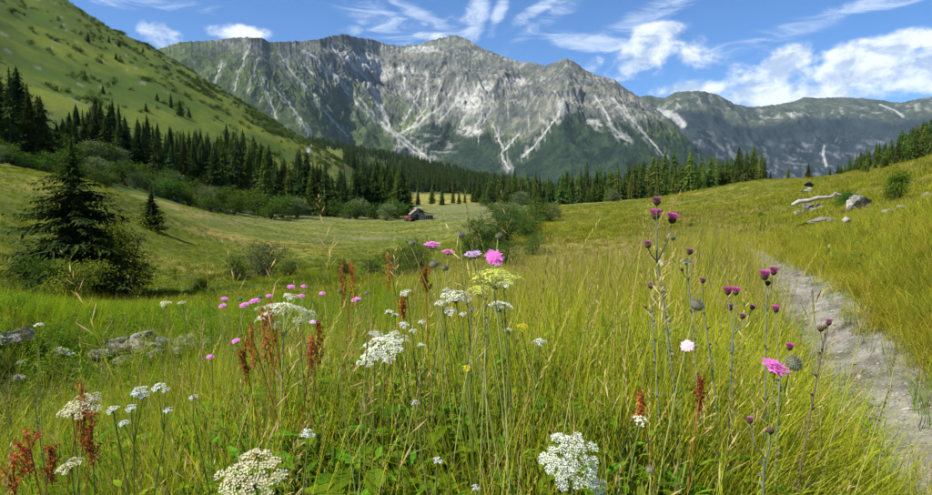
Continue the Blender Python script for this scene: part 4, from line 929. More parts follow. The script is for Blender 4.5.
def layer(name, n, r0, r1, weights, s0, s1, px=(-70, 1005), power=-1.2, coll=nc, keepf=None, margin=.09, tilt=.12, drift=1.1, dk=1.3):
    x, y = wedge(n, r0, r1, px[0], px[1], power); pd = pathdist(x, y) + 3 * sm(np.hypot(x, y), 24, 31) + .14 * sm(np.hypot(x, y), 9, 16); k = pd > PW + margin + .22 * fbm(x * 1.6, y * 1.6, 3)
    if keepf is not None: k &= keepf(x, y)
    x, y = x[k], y[k]; z = H(x, y); m = len(x); ids = np.array([w_[0] for w_ in weights]); pr = np.array([w_[1] for w_ in weights], float)
    # species vary in drifts
    nz = fbm(x / drift + 3, y / drift, 3)[:, None] * 2.2; ph = (ids % 5)[None] * 1.7
    P = pr[None] * np.exp(dk * np.sin(nz * 2 + ph)); P /= P.sum(1, keepdims=True); cs_ = P.cumsum(1); u = RNG.random((m, 1)); idx = ids[np.minimum((u > cs_).sum(1), len(ids) - 1)]
    tl = RNG.normal(0, tilt, (m, 2))
    return scatter(name, np.c_[x, y, z], RNG.uniform(0, 6.28, m), RNG.uniform(s0, s1, m), idx, coll, tl)
def pxof(x, y): return 466 + FPX * x / np.maximum(y, .1)
LEFT = lambda x, y: (x < np.interp(y, PATH[:, 1], PATH[:, 0]))
RIGHT = lambda x, y: ~LEFT(x, y)
W = [(0, 4), (1, 4), (2, 4), (3, 3), (4, 3), (5, 3), (6, .8), (7, 2.0), (8, .15), (9, .08), (10, .35), (11, .25), (12, 1.5), (13, 1.5), (14, 1.5), (15, .5), (16, .5), (17, .5), (18, 1.2), (19, 1.4)]
layer('long_blades', 700, 1.2, 3.4, [(20, 1), (21, 1)], .7, 1.0, px=(640, 900), keepf=LEFT, power=-.8, margin=.34)
layer('leafy_undergrowth', 3300, 1.4, 3.4, [(12, 1), (13, 1), (14, 1), (15, 1.6), (16, 1.6), (17, 1.6)], .85, 1.4, px=(40, 830), keepf=lambda x, y: LEFT(x, y) & (fbm(x / .6, y / .6, 2) > -.15), power=-.6)
layer('foreground_blades', 2400, 1.25, 2.6, [(3, 1.5), (4, 1.5), (5, 1.5), (0, 4), (1, 4), (18, 1), (19, 1), (9, .5), (10, .25), (12, .8), (13, .8), (7, 1), (15, 1.2), (16, 1.2), (17, 1.2)], .9, 1.4, px=(60, 800), keepf=LEFT, power=-.6)
layer('meadow_grass', 9500, 1.0, 6.0, W, .8, 1.25, keepf=LEFT, power=-.8)
Wm = [(0, 2), (1, 2), (3, 3), (4, 3), (5, 3), (6, 1.8), (7, 3.4), (8, 1.2), (9, .8), (10, 1.0), (11, .6)]
layer('tall_meadow_grass', 14000, 5.0, 22, Wm, .85, 1.3, px=(250, 900), keepf=lambda x, y: LEFT(x, y) & (pxof(x, y) > 420 - y * 0 + 60 * fbm(x, y, 2)), power=-1.3)
Wl = [(0, 3), (1, 3), (2, 3), (3, 1.6), (4, 1.6), (6, .5), (7, .5), (8, .2), (10, .2), (12, 2), (13, 2), (14, 2)]
layer('low_meadow_grass', 9000, 4.5, 22, Wl, .55, .95, px=(-70, 520), power=-1.3, keepf=LEFT)
mat_t = [gmesh(tuft(46, .13, (.18, .42), (.0025, .005), (.1, .8), (.5, 1.5), 5, 4), 'mat') for _ in range(3)] + [gmesh(tuft(40, .13, (.15, .34), (.002, .004), (.1, .8), (.5, 1.5), q, 4), 'mat') for q in (2, 1)]
mc = hidden_collection('matted_tufts', mat_t)
layer('slope_weeds', 1500, 3, 24, [(0, 2), (3, 2), (8, 1), (10, 1), (12, 2), (13, 2), (15, 1), (16, 1), (6, 1)], .5, 1.0, px=(760, 1010), keepf=RIGHT, power=-1.2, margin=.1)
layer('matted_slope_grass', 8500, 2.5, 26, [(0, 3), (1, 3), (2, 3), (3, 4.0), (4, 2)], .6, 1.35, px=(730, 1010), coll=mc, keepf=RIGHT, power=-1.2, margin=-.02)
far_t = [gmesh(tuft(26, .35, (.16, .42), (.014, .026), (.0, .6), (.2, 1.0), q, 2), 'clump') for q in (8, 9, 5, 9, 10)]
fcc = hidden_collection('far_clumps', far_t)
layer('hill_grass', 14000, 60, 210, [(0, 1.2), (1, 3), (2, .8), (3, 3), (4, 3)], 1.0, 1.9, px=(500, 960), coll=fcc, power=-1.0, tilt=.1, drift=16, dk=2.3)
layer('mown_field_grass', 12000, 82, 175, [(0, 3), (1, 3), (3, 2), (4, .9)], .35, .75, px=(180, 545), coll=fcc, power=-1.0, tilt=.1, drift=12, dk=2.2)
layer('shade_toned_meadow_grass', 11000, 18, 80, [(0, 5), (1, 3.5), (3, 2.5), (4, .3)], .5, 1.0, px=(-70, 470), coll=fcc, power=-1.2, tilt=.1, drift=9, dk=2.0)  # left meadow's shade put into the colour by a darker mix of clumps
layer('distant_meadow_grass', 16000, 18, 95, [(0, 1.2), (1, 3), (2, 1), (3, 3), (4, 3)], .6, 1.1, px=(440, 1005), coll=fcc, power=-1.2, tilt=.1, drift=9, dk=2.0, keepf=lambda x, y: ~((y > 80) & (pxof(x, y) > 200) & (pxof(x, y) < 540)))
layer('path_edge_grass', 1700, 2.6, 20, [(0, 3), (1, 3), (2, 3), (3, 1), (6, .5), (12, 1)], .3, .7, px=(640, 1010), power=-1.2, margin=-.28, keepf=lambda x, y: pathdist(x, y) < PW + .3)
# gravel on the footpath
gv = []
for i in range(4):
    me = rock_mesh(400 + i, 1, .8, .55, 10, 0, 0); me.materials.append(M['gravel']); gv.append(me)
gcc = hidden_collection('gravel_stones', gv)
k = 15000; ss = RNG.random(k) ** 1.5; yy = 2.0 + ss * 16; cx = np.interp(yy, PATH[:, 1], PATH[:, 0]); xx = cx + RNG.uniform(-.5, .5, k)
scatter('path_gravel', np.c_[xx, yy, H(xx, yy)], RNG.uniform(0, 6.28, k), np.exp(RNG.normal(math.log(.015), .55, k)), RNG.integers(0, 4, k), gcc, RNG.normal(0, .3, (k, 2)))

# ============================================================ flowering plants, one by one
_br = random.Random(77)
def stem_pts(base, head, bend=.0, n=7):
    bend = bend or _br.uniform(-.028, .028); wob = _br.uniform(-.006, .006)
    base = V3(*base); head = V3(*head); out = []
    side = V3(head[0] - base[0], head[1] - base[1], 0)
    for i in range(n):
        s = i / (n - 1); h_ = s ** 1.6 if bend == 0 else s ** (1.6)
        out.append(V3(base[0] + side[0] * h_ + bend * math.sin(s * math.pi) + wob * math.sin(s * 7), base[1] + side[1] * h_, base[2] + (head[2] - base[2]) * s))
    return out
def frame(d):
    d = unit(V3(*d)); a = unit(np.cross(d, V3(.2, .97, .05))); return a, np.cross(d, a), d
def petals_disc(mb, c, d, Rd, rings, m, rn, cup=.25, wd=.16):
    a, b, n_ = frame(d)
    for (q, k, L, zz) in rings:
        for i in range(k):
            an = 2 * math.pi * (i + rn.uniform(-.3, .3)) / k; o = a * math.cos(an) + b * math.sin(an); t_ = -a * math.sin(an) + b * math.cos(an)
            p = c + o * Rd * q + n_ * Rd * zz; l = Rd * L * rn.uniform(.75, 1.2); u_ = unit(o + n_ * (cup + rn.uniform(-.15, .2))); ww = Rd * wd * rn.uniform(.8, 1.3)
            mb.add([p, p + u_ * l * .6 - t_ * ww, p + u_ * l - t_ * ww * .55 - n_ * l * .06, p + u_ * l + t_ * ww * .55 - n_ * l * .06, p + u_ * l * .6 + t_ * ww], [(0, 1, 2, 3, 4)], m)
def dome(mb, c, d, Rd, hh, m, k=10, rings=4):
    a, b, n_ = frame(d); VV = []; FF = []
    for i in range(rings):
        f = i / (rings - .0) * math.pi / 2
        for j in range(k): q = 2 * math.pi * j / k; VV.append(c + (a * math.cos(q) + b * math.sin(q)) * Rd * math.cos(f) + n_ * hh * math.sin(f))
    VV.append(c + n_ * hh)
    for i in range(rings - 1):
        for j in range(k): FF.append((i * k + j, i * k + (j + 1) % k, (i + 1) * k + (j + 1) % k, (i + 1) * k + j))
    for j in range(k): FF.append(((rings - 1) * k + j, (rings - 1) * k + (j + 1) % k, rings * k))
    mb.add(VV, FF, m)
def basepoint(head, lean=.0, dy=.0):
    lean = lean + _br.uniform(-.10, .10); dy = _br.uniform(-.04, .08)
    bx_, by_ = head[0] + lean, head[1] + dy; return (bx_, by_, gz(bx_, by_) - .03)
def scabious(px, py, dep, size_px, mat, label, tilt=(0, -.3, 1), lean=0, leanpy=None, group=None, stem='stem_pale'):
    rn = random.Random(int(px * 13 + py)); h = V3(*at(px, py, dep)); Rd = size_px / FPX * dep / 2
    base = basepoint(h, lean); t = thing('scabious', label, 'flower', base, 0, group); o = V3(*base); hd = h - o; d = unit(V3(*tilt))
    mb = MB(); pts = stem_pts((0, 0, 0), hd - d * Rd * .25); tube(mb, pts, [.0017, .0016, .0015, .0014, .0013, .0012, .0011], 5); mb.build('stem', M[stem], t)
    mb = MB(); dome(mb, hd - d * Rd * .25, d, Rd * .5, Rd * .38, 0, 9, 3)
    petals_disc(mb, hd, d, Rd, [(.40, 24, .66, -.02), (.33, 22, .52, .08), (.22, 18, .42, .17), (.12, 13, .34, .24), (.02, 8, .26, .30)], 0, rn, .16, .095); mb.build('flower_head', M[mat], t)
    mb = MB(); petals_disc(mb, hd - d * Rd * .2, d, Rd, [(.1, 10, .6, -.05)], 0, rn, -.1, .1); dome(mb, hd - d * Rd * .22, -d, Rd * .35, Rd * .25, 0, 8, 2); mb.build('bracts', M['bract_green'], t)
    mb = MB()
    for q in range(2):
        p = pts[1 + q]; a = rn.uniform(0, 6.28)
        for s_ in (0, math.pi): leaf(mb, p, V3(math.cos(a + s_), math.sin(a + s_), .4), V3(0, 0, 1), .11, .022, 0, .15, 4)
    mb.build('leaf', M['herb'], t); return t
def button(px, py, dep, size_px, label, tilt=(0, -.2, 1), lean=0, stem='stem_pale', fuzzy=True):
    rn = random.Random(int(px * 11 + py)); h = V3(*at(px, py, dep)); Rd = size_px / FPX * dep / 2; base = basepoint(h, lean); o = V3(*base); hd = h - o; d = unit(V3(*tilt))
    t = thing('scabious_seed_head', label, 'flower', base); mb = MB(); pts = stem_pts((0, 0, 0), hd - d * Rd * .7); tube(mb, pts, [.0018, .0017, .0016, .0015, .0014, .0012, .0012], 5); mb.build('stem', M[stem], t)
    mb = MB(); dome(mb, hd - d * Rd * .1, d, Rd * .8, Rd * .62, 0, 10, 3); dome(mb, hd - d * Rd * .1, -d, Rd * .8, Rd * .5, 0, 10, 3)
    a, b, n_ = frame(d); gold = 2.399963
    N = 120
    for i in range(N):
        z_ = 1 - 1.7 * (i + .5) / N; q = math.sqrt(max(0, 1 - z_ * z_)); v = a * q * math.cos(i * gold) + b * q * math.sin(i * gold) + n_ * z_ * .85; s_ = unit(np.cross(v, n_ + .1 * a)); p = hd + v * Rd * .62
        e = hd + v * Rd * rn.uniform(.98, 1.12) + n_ * Rd * .05; mb.add([p - s_ * Rd * .07, e, p + s_ * Rd * .07, p + n_ * Rd * .07], [(0, 1, 2), (0, 1, 3), (2, 1, 3)])
    mb.build('seed_ball', M['button'], t); return t
def umbel_geo(mb, c, d, Rd, nu, nf, m, mstem, rn, domeh=.25, fl=.10, stemlen=.5, holes=.0):
    a, b, n_ = frame(d); root = c - n_ * Rd * stemlen; gold = 2.399963
    for i in range(nu):
        q = math.sqrt((i + .5) / nu); an = i * gold + rn.uniform(-.15, .15); e = c + (a * math.cos(an) + b * math.sin(an)) * Rd * q * .9 + n_ * Rd * domeh * (1 - q * q) + V3(rn.gauss(0, .03), rn.gauss(0, .03), rn.gauss(0, .03)) * Rd
        tube(mb, [root, (root + e) / 2 + n_ * Rd * .04, e - n_ * Rd * .08], [.0011, .0009, .0007], 3, mstem, False)
        ur = Rd * .95 / math.sqrt(nu) * rn.uniform(.85, 1.1); dn = unit(n_ + (a * math.cos(an) + b * math.sin(an)) * q * .5); a2, b2, _ = frame(dn)
        for j in range(nf):
            qq = math.sqrt((j + .5) / nf); aj = j * gold + i; p = e + (a2 * math.cos(aj) + b2 * math.sin(aj)) * ur * qq + dn * ur * .3 * (1 - qq * qq) + dn * rn.uniform(-.1, .1) * ur
            r_ = ur * 1.15 / math.sqrt(nf) * rn.uniform(.8, 1.2); pn = unit(dn + V3(rn.gauss(0, .3), rn.gauss(0, .3), rn.gauss(0, .3))); a3, b3, _ = frame(pn)
            vs = [p + pn * r_ * .0]; k = 5
            for s_ in range(k * 2):
                w_ = r_ * (1.0 if s_ % 2 == 0 else .45); x_ = 2 * math.pi * s_ / (k * 2); vs.append(p + (a3 * math.cos(x_) + b3 * math.sin(x_)) * w_ + pn * r_ * (.25 if s_ % 2 == 0 else .0))
            mb.add(vs, [(0, 1 + s_, 1 + (s_ + 1) % (2 * k)) for s_ in range(2 * k)], m)
            if j % 2 == 0: mb.add([e - dn * ur * .5, p - pn * r_ * .1 + a3 * .0006, p - pn * r_ * .1 - a3 * .0006], [(0, 1, 2)], mstem)
    return root
def fern_leaf(mb, p, d, L, m, rn):
    d = unit(V3(*d)); side = unit(np.cross(d, V3(0, 0, 1)))
    for i in range(9):
        s = i / 9 + .1; c = p + d * L * s - V3(0, 0, .2) * L * s * s; l = L * .34 * (1.1 - s)
        for sg in (-1, 1):
            dd = unit(side * sg + d * .5); leaf(mb, c, dd, V3(0, 0, 1), l, l * .35, m, .1, 3)
            for q in (.35, .65): leaf(mb, c + dd * l * q, unit(dd * .4 + d * .9), V3(0, 0, 1), l * .45, l * .18, m, .1, 3)
    tube(mb, [p, p + d * L * .5 - V3(0, 0, .05) * L, p + d * L - V3(0, 0, .2) * L], [.0014, .001, .0006], 3, m, False)
def umbel(px, py, dep, size_px, label, tilt=(0, -.45, 1), nu=16, nf=14, mat='white', lean=0, stem='stem', domeh=.25, name='umbel_plant', stemlen=.5, thick=.0022, leaves=2, cat='flower'):
    rn = random.Random(int(px * 17 + py)); h = V3(*at(px, py, dep)); Rd = size_px / FPX * dep / 2; base = basepoint(h, lean); o = V3(*base); hd = h - o; d = unit(V3(*tilt))
    t = thing(name, label, cat, base); mb = MB(); root = umbel_geo(mb, hd, d, Rd, nu, nf, 0, 1, rn, domeh, stemlen=stemlen); mb.build('umbel', [M[mat], M[stem]], t)
    mb = MB(); pts = stem_pts((0, 0, 0), root); tube(mb, pts, [thick * q for q in (1.3, 1.2, 1.1, 1, .9, .8, .75)], 6); mb.build('stem', M[stem], t)
    mb = MB()
    for q in range(leaves): a = rn.uniform(0, 6.28); fern_leaf(mb, pts[1 + q], V3(math.cos(a), math.sin(a), .5), .20, 0, rn)
    if leaves: mb.build('leaf', M['herb'], t)
    return t
def yarrow(heads, dep, label, mat='purewhite', lean=0, name='yarrow'):
    px = sum(h_[0] for h_ in heads) / len(heads); py = max(h_[1] for h_ in heads); rn = random.Random(int(px * 5 + py)); fork = V3(*at(px, py + 22, dep)); base = basepoint(fork, lean); o = V3(*base)
    t = thing(name, label, 'flower', base); mb = MB(); pts = stem_pts((0, 0, 0), fork - o); tube(mb, pts, .0018, 5)
    for (hx, hy, sz) in heads:
        h = V3(*at(hx, hy, dep)) - o; Rd = sz / FPX * dep / 2; tube(mb, [fork - o, (fork - o + h) / 2 + V3(0, 0, -.004), h - V3(0, 0, Rd * .5)], [.0014, .0012, .001], 4)
        hb = MB(); umbel_geo(hb, h, (rn.uniform(-.1, .1), -.35, 1), Rd, 8, 9, 0, 1, rn, .12, stemlen=.6); hb.build('flower_head', [M[mat], M['stem']], t)
    mb.build('stem', M['stem'], t); mb = MB()
    for q in range(3): a = rn.uniform(0, 6.28); fern_leaf(mb, pts[1 + q], V3(math.cos(a), math.sin(a), .6), .09, 0, rn)
    mb.build('leaf', M['herb'], t); return t
def thistle(heads, dep, label, fork=None, lean=0, stem='stem_grey', thick=.0021):
    """heads: (px, py, size, kind, tilt)"""
    h0 = heads[0]; fx, fy = fork if fork else (h0[0], h0[1] + 30); rn = random.Random(int(fx * 3 + fy)); fk = V3(*at(fx, fy, dep)); base = basepoint(fk, lean); o = V3(*base)
    t = thing('thistle', label, 'flower', base); mb = MB(); pts = stem_pts((0, 0, 0), fk - o, 0, 9); tube(mb, pts, thick, 6)
    sp = MB()
    for i in range(70):
        s = rn.uniform(.15, 1) * 7.99; k = int(s); p = pts[k] + (pts[k + 1] - pts[k]) * (s - k); a = rn.uniform(0, 6.28); dd = V3(math.cos(a), math.sin(a), rn.uniform(-.1, .6)); l = rn.uniform(.008, .018); sp.add([p, p + dd * l + V3(0, 0, .004), p + V3(0, 0, .010)], [(0, 1, 2)])
    for (hx, hy, sz, kind) in heads:
        h = V3(*at(hx, hy, dep + rn.uniform(-.02, .02))) - o; Rd = .88 * sz / FPX * dep / 2; d = unit(V3((hx - fx) * .01, -.15, 1)) if kind != 'nod' else unit(V3(.5, -.5, -.2))
        tube(mb, [fk - o, (fk - o) * .5 + h * .5 + V3((hx - fx) / FPX * .3, 0, -.006), h - d * Rd * 1.25], [thick * .8, thick * .65, thick * .55], 5)
        hb = MB(); c = h - d * Rd * .45; dome(hb, c, -d, Rd * .68, Rd * .8, 0, 10, 4); dome(hb, c, d, Rd * .68, Rd * .4, 0, 10, 3); a_, b_, n_ = frame(d)
        for ring in range(4):
            for j in range(11):
                q = 2 * math.pi * (j + ring * .5) / 11; f = -.55 + ring * .32; rad = Rd * .68 * math.cos(f * .9); p = c + (a_ * math.cos(q) + b_ * math.sin(q)) * rad + n_ * Rd * .75 * f; ou = unit((a_ * math.cos(q) + b_ * math.sin(q)) * .7 + n_ * .8); s_ = unit(np.cross(ou, n_)) * Rd * .10
                hb.add([p - s_, p + ou * Rd * .34, p + s_], [(0, 1, 2)])
        head = hb.build('flower_head', M['bract'], t)
        if kind != 'bud':
            fb = MB(); mat = M['purple'] if kind in ('open', 'nod') else M['dullpurple']; spread = {'open': .62, 'nod': .5, 'old': .75, 'small': .3}[kind]; hh_ = {'open': .95, 'nod': 1.1, 'old': .7, 'small': .75}[kind]
            for j in range(90):
                q = j * 2.399963; w_ = math.sqrt((j + .5) / 90); ou = unit((a_ * math.cos(q) + b_ * math.sin(q)) * w_ * spread * 1.5 + n_); p = c + (a_ * math.cos(q) + b_ * math.sin(q)) * w_ * Rd * .5 + n_ * Rd * .25; l = Rd * hh_ * rn.uniform(.8, 1.1); s_ = unit(np.cross(ou, V3(.3, .8, .1))) * Rd * .055
                fb.add([p - s_, p + s_, p + ou * l + s_ * .9, p + ou * l - s_ * .9], [(0, 1, 2, 3)])
            fb.build('florets', mat, head)
    mb.build('stem', M[stem], t); sp.build('spines', M[stem], t)
    lb = MB()
    for i in range(5):
        p = pts[1 + i]; a = rn.uniform(0, 6.28); d = V3(math.cos(a), math.sin(a), .35); L = .13 * (1 - i * .12); side = unit(np.cross(d, V3(0, 0, 1)))
        for k in range(6):
            s = k / 6; c = p + d * L * s - V3(0, 0, .35) * L * s * s
            for sg in (-1, 1): lb.add([c, c + side * sg * .022 * (1.1 - s) + d * .014, c + d * .022], [(0, 1, 2)])
            lb.add([c - side * .003, c + d * L / 6 - V3(0, 0, .03 * L), c + side * .003], [(0, 1, 2)])
    lb.build('leaf', M['herb'], t); return t
def dock(px, py_top, dep, hpx, label, wpx=14, mat='rust', n=5, lean=0):
    rn = random.Random(int(px * 19 + py_top)); top = V3(*at(px, py_top, dep)); base = basepoint(top, lean); o = V3(*base); td = top - o; t = thing('sorrel', label, 'plant', base)
    mb = MB(); pts = stem_pts((0, 0, 0), td, 0, 9); tube(mb, pts, .0014, 5); fb = MB(); hpx *= .85; L = hpx / FPX * dep; W_ = wpx / FPX * dep / 2
    for b in range(n):
        s0 = 1 - (b / n) * .75 ; c0 = td - V3(0, 0, L * (b / n) * .8) + V3((0 if b == 0 else rn.uniform(-.1, .1) * W_), 0, 0); az_ = rn.uniform(0, 6.28); bl = L * (.45 if b else .3) * rn.uniform(.7, 1.1)
        e = c0 + V3(math.cos(az_) * W_ * (1 if b else .1), math.sin(az_) * W_ * (1 if b else .1), bl * .75); tube(mb, [c0 - V3(0, 0, .01), (c0 + e) / 2 + V3(0, 0, -.003), e], [.0014, .001, .0007], 3, 0, False)
        for i in range(56):
            s = rn.random(); p = c0 + (e - c0) * s + V3(rn.gauss(0, 1), rn.gauss(0, 1), rn.gauss(0, 1)) * .0036; dd = unit(V3(rn.uniform(-1, 1), rn.uniform(-1, 1), rn.uniform(-1, .4))); s_ = unit(np.cross(dd, V3(rn.random(), rn.random(), rn.random()))); l = rn.uniform(.004, .0075)
            fb.add([p, p + dd * l * .5 - s_ * l * .45, p + dd * l, p + dd * l * .5 + s_ * l * .45], [(0, 1, 2, 3)])
    mb.build('stem', M[mat], t); fb.build('seed_spike', M[mat], t); mb = MB()
    for q in range(3): a = rn.uniform(0, 6.28); leaf(mb, pts[1 + q], V3(math.cos(a), math.sin(a), .5), V3(0, 0, 1), .14, .03, 0, .15, 4)
    mb.build('leaf', M['herb'], t); return t

# scabious in bloom
scabious(432, 245, 1.75, 18, 'pink', 'pink scabious, leftmost of the four open ones against the valley', (0, -.15, 1), .05)
scabious(448, 252, 1.85, 14, 'pink', 'small flat pink scabious, second from the left of the four against the valley', (.05, -.1, 1), .0)
scabious(473, 254, 1.7, 16, 'lilac', 'pale lilac ragged scabious between the pink ones against the valley', (-.1, -.35, 1), .06)
scabious(494, 258, 1.6, 19, 'magenta', 'bright magenta scabious facing the viewer, rightmost of the four against the valley', (.15, -.9, .8), -.02)
for a in ((224.5, 299, 2.9, 8, 'upper of two small pink scabious at the far left of the meadow group'), (222.5, 306, 2.8, 8.5, 'lower of two small pink scabious at the far left of the meadow group'), (244.5, 305, 2.7, 10, 'pink scabious tucked at the left of a larger one'), (255, 301, 2.7, 11, 'larger pink scabious just left of the tall white umbel'), (269, 296, 2.7, 7, 'small pink scabious touching the top left of the tall white umbel'),
          (291, 287, 3.0, 8.5, 'pink scabious above the tall white umbel, left one'), (304, 286.5, 3.1, 7, 'tiny pink scabious above the tall white umbel, right one'), (301, 296, 2.9, 7.5, 'upright pink scabious above the right shoulder of the tall white umbel'), (322, 293.5, 3.0, 7, 'small pink scabious alone right of the tall white umbel'), (356, 300, 2.5, 10, 'pink scabious with whitish top beside the red dock spikes'),
          (236, 341, 2.2, 9, 'small pink scabious above the rusty dock clump'), (210, 357, 2.2, 8, 'dull pink scabious low in the grass beside the stone bank')):
    scabious(a[0], a[1], a[2], a[3], 'pink', a[4], (rnd.uniform(-.2, .2), -.35, 1), rnd.uniform(-.08, .08))
scabious(314, 322, 2.3, 9, 'lilac', 'pale lilac scabious at the right end of the tall white umbel')
scabious(687, 346, 1.35, 14, 'palepink', 'pale pink and white scabious alone in the tall grass', (-.5, -.6, .7), .03, stem='stem')
scabious(775, 367, 1.2, 29, 'magenta', 'large magenta scabious tilted to the right beside a round seed head', (.35, -.35, 1), -.04, stem='stem')
# seed heads
for a in ((412, 243, 1.75, 8.5, 'small round seed head on a long slanting stalk, far left of the scabious group', .14), (461, 235, 1.7, 10.5, 'round dark seed head highest above the scabious flowers', .03), (499, 236, 1.75, 8.5, 'round seed head above the magenta scabious', -.03),
          (434, 264, 1.75, 11, 'flattened grey green seed head below the leftmost scabious', .02), (445, 268, 1.8, 8.5, 'smaller seed head right of the flattened one', .0), (697, 305, 1.4, 17, 'large spiky seed head half turned, between the thistles', .02), (260, 297, 2.8, 5, 'tiny seed head beside the larger pink scabious', 0), (240, 299, 2.8, 6, 'small grey seed head between the left pink scabious', 0),
          (340, 291, 2.6, 5.5, 'small seed head beside the red dock spikes', 0), (367, 293, 2.6, 6, 'pale bud right of the whitish topped scabious', 0), (673, 238, 1.9, 6.5, 'little brown bud among the tall thistles', 0), (650, 470, 1.15, 10, 'small grey seed head low at the bottom right of the white umbel', 0)):
    button(a[0], a[1], a[2], a[3], a[4], (0.3 if a[0] == 697 else 0, -.35, 1), a[5])
button(794, 363, 1.2, 20, 'big fuzzy seed head behind the large magenta scabious', (.3, -.6, .7), -.10, stem='stem')
# white umbels
umbel(571, 462, 1.15, 66, 'large pure white umbel in the foreground at the bottom centre', (.1, -.85, .75), 24, 24, 'white', .02, thick=.003)
umbel(597, 487, 1.2, 24, 'small side umbel hanging at the right of the large foreground umbel', (.4, -.8, .6), 10, 14, 'white', .02, leaves=0)
umbel(250, 479, 1.15, 74, 'large fading cream umbel at the bottom left', (-.1, -.6, .9), 26, 18, 'cream', .02, thick=.0032)
umbel(287, 314, 1.95, 62, 'tall white umbel seen from the side with pale forked stalk', (.12, .35, 1), 22, 16, 'white', -.10, 'stem_pale', .28, stemlen=.75, thick=.004)
umbel(268, 316, 2.0, 24, 'smaller white umbel at the left flank of the tall one', (-.3, -.2, 1), 9, 12, 'white', .0, 'stem_pale', leaves=0)
umbel(290, 297, 2.1, 16, 'small nodding white umbel curled above the tall one', (.2, -.2, 1), 8, 9, 'white', .0, leaves=0)
umbel(382, 349, 1.75, 42, 'broad white umbel cluster in the middle of the meadow', (-.15, -.55, 1), 18, 15, 'white', .0)
umbel(368, 360, 1.7, 22, 'white umbel at the lower left of the broad cluster', (-.2, -.5, 1), 9, 14, 'white', .0, leaves=0)
umbel(398, 341, 1.8, 22, 'white umbel at the upper right of the broad cluster', (0, -.4, 1), 9, 14, 'white', .0, leaves=0)
umbel(82, 406, 1.5, 44, 'creamy domed umbel in the grass at the left', (-.1, -.35, 1), 18, 15, 'cream', .0)
umbel(70, 466, 1.3, 26, 'small half hidden cream umbel low at the left', (-.2, -.3, 1), 9, 12, 'cream', .0)
umbel(456, 297, 1.7, 30, 'white umbel directly below the scabious flowers', (0, -.3, 1), 14, 12, 'white', .0)
umbel(450, 311, 1.7, 13, 'small bright white umbel under the one below the scabious', (0, -.5, 1), 7, 12, 'purewhite', .0, leaves=0)
umbel(496, 277, 1.5, 54, 'wide flat yellow green umbel under the magenta scabious', (0, -.12, 1), 18, 12, 'limeflower', .02, 'stem_pale', .16)
umbel(482, 290, 1.55, 30, 'flat greenish white umbel below the yellow green one', (0, -.12, 1), 12, 12, 'limeflower', .0, 'stem_pale', .12, leaves=0)
umbel(505, 285, 1.6, 20, 'narrow white umbel on a thin dark stalk seen edge on', (0, -.1, 1), 9, 10, 'white', .0, leaves=1)
umbel(500, 306, 1.6, 26, 'flat white umbel seen edge on in the middle of the meadow', (0, -.12, 1), 12, 10, 'white', .0, leaves=1)
umbel(405, 293, 1.8, 14, 'small white umbel left of the group below the scabious', (-.3, -.3, 1), 8, 10, 'white', .0)
umbel(540, 342, 1.6, 15, 'small white umbel alone in the yellow grass', (0, -.3, 1), 9, 10, 'white', .0)
umbel(522, 327, 1.7, 13, 'yellow green flower cluster in the middle of the grass', (0, -.3, 1), 8, 8, 'yellow', .0)
umbel(404, 325, 1.75, 12, 'little white umbel above the broad cluster', (0, -.3, 1), 7, 12, 'purewhite', .0)
umbel(508, 330, 1.7, 8, 'tiny white flower beside the yellow green cluster', (0, -.3, 1), 6, 8, 'white', 0, leaves=0)
umbel(421, 345, 1.7, 9, 'tiny white flower right of the broad umbel cluster', (0, -.3, 1), 6, 8, 'white', 0, leaves=0)
umbel(467, 368, 1.5, 10, 'small yellow flower deep in the green herbs', (0, -.3, 1), 7, 8, 'yellow', 0)
umbel(308, 434, 1.3, 14, 'single small white flower left of the bottom stalks', (.2, -.5, 1), 6, 9, 'purewhite', 0)
umbel(438, 461, 1.2, 10, 'tiny white flower near the bottom centre', (0, -.5, 1), 6, 8, 'purewhite', 0)
umbel(476, 488, 1.2, 9, 'tiny white flower at the very bottom beside the tall blades', (0, -.5, 1), 6, 8, 'purewhite', 0)
umbel(415, 403, 1.4, 8, 'tiny white flower in the herbs above the bottom centre', (0, -.5, 1), 6, 8, 'purewhite', 0)
umbel(640, 421, 1.4, 16, 'loose sprinkle of tiny white flowers in the grass', (0, -.5, 1), 8, 4, 'white', 0)
umbel(660, 262, 1.9, 10, 'white flower behind the tallest thistle stem', (0, -.3, 1), 7, 8, 'white', 0, leaves=0)
umbel(687, 262, 1.9, 12, 'flat white flower right of the tallest thistle', (0, -.2, 1), 7, 8, 'white', 0, leaves=0)
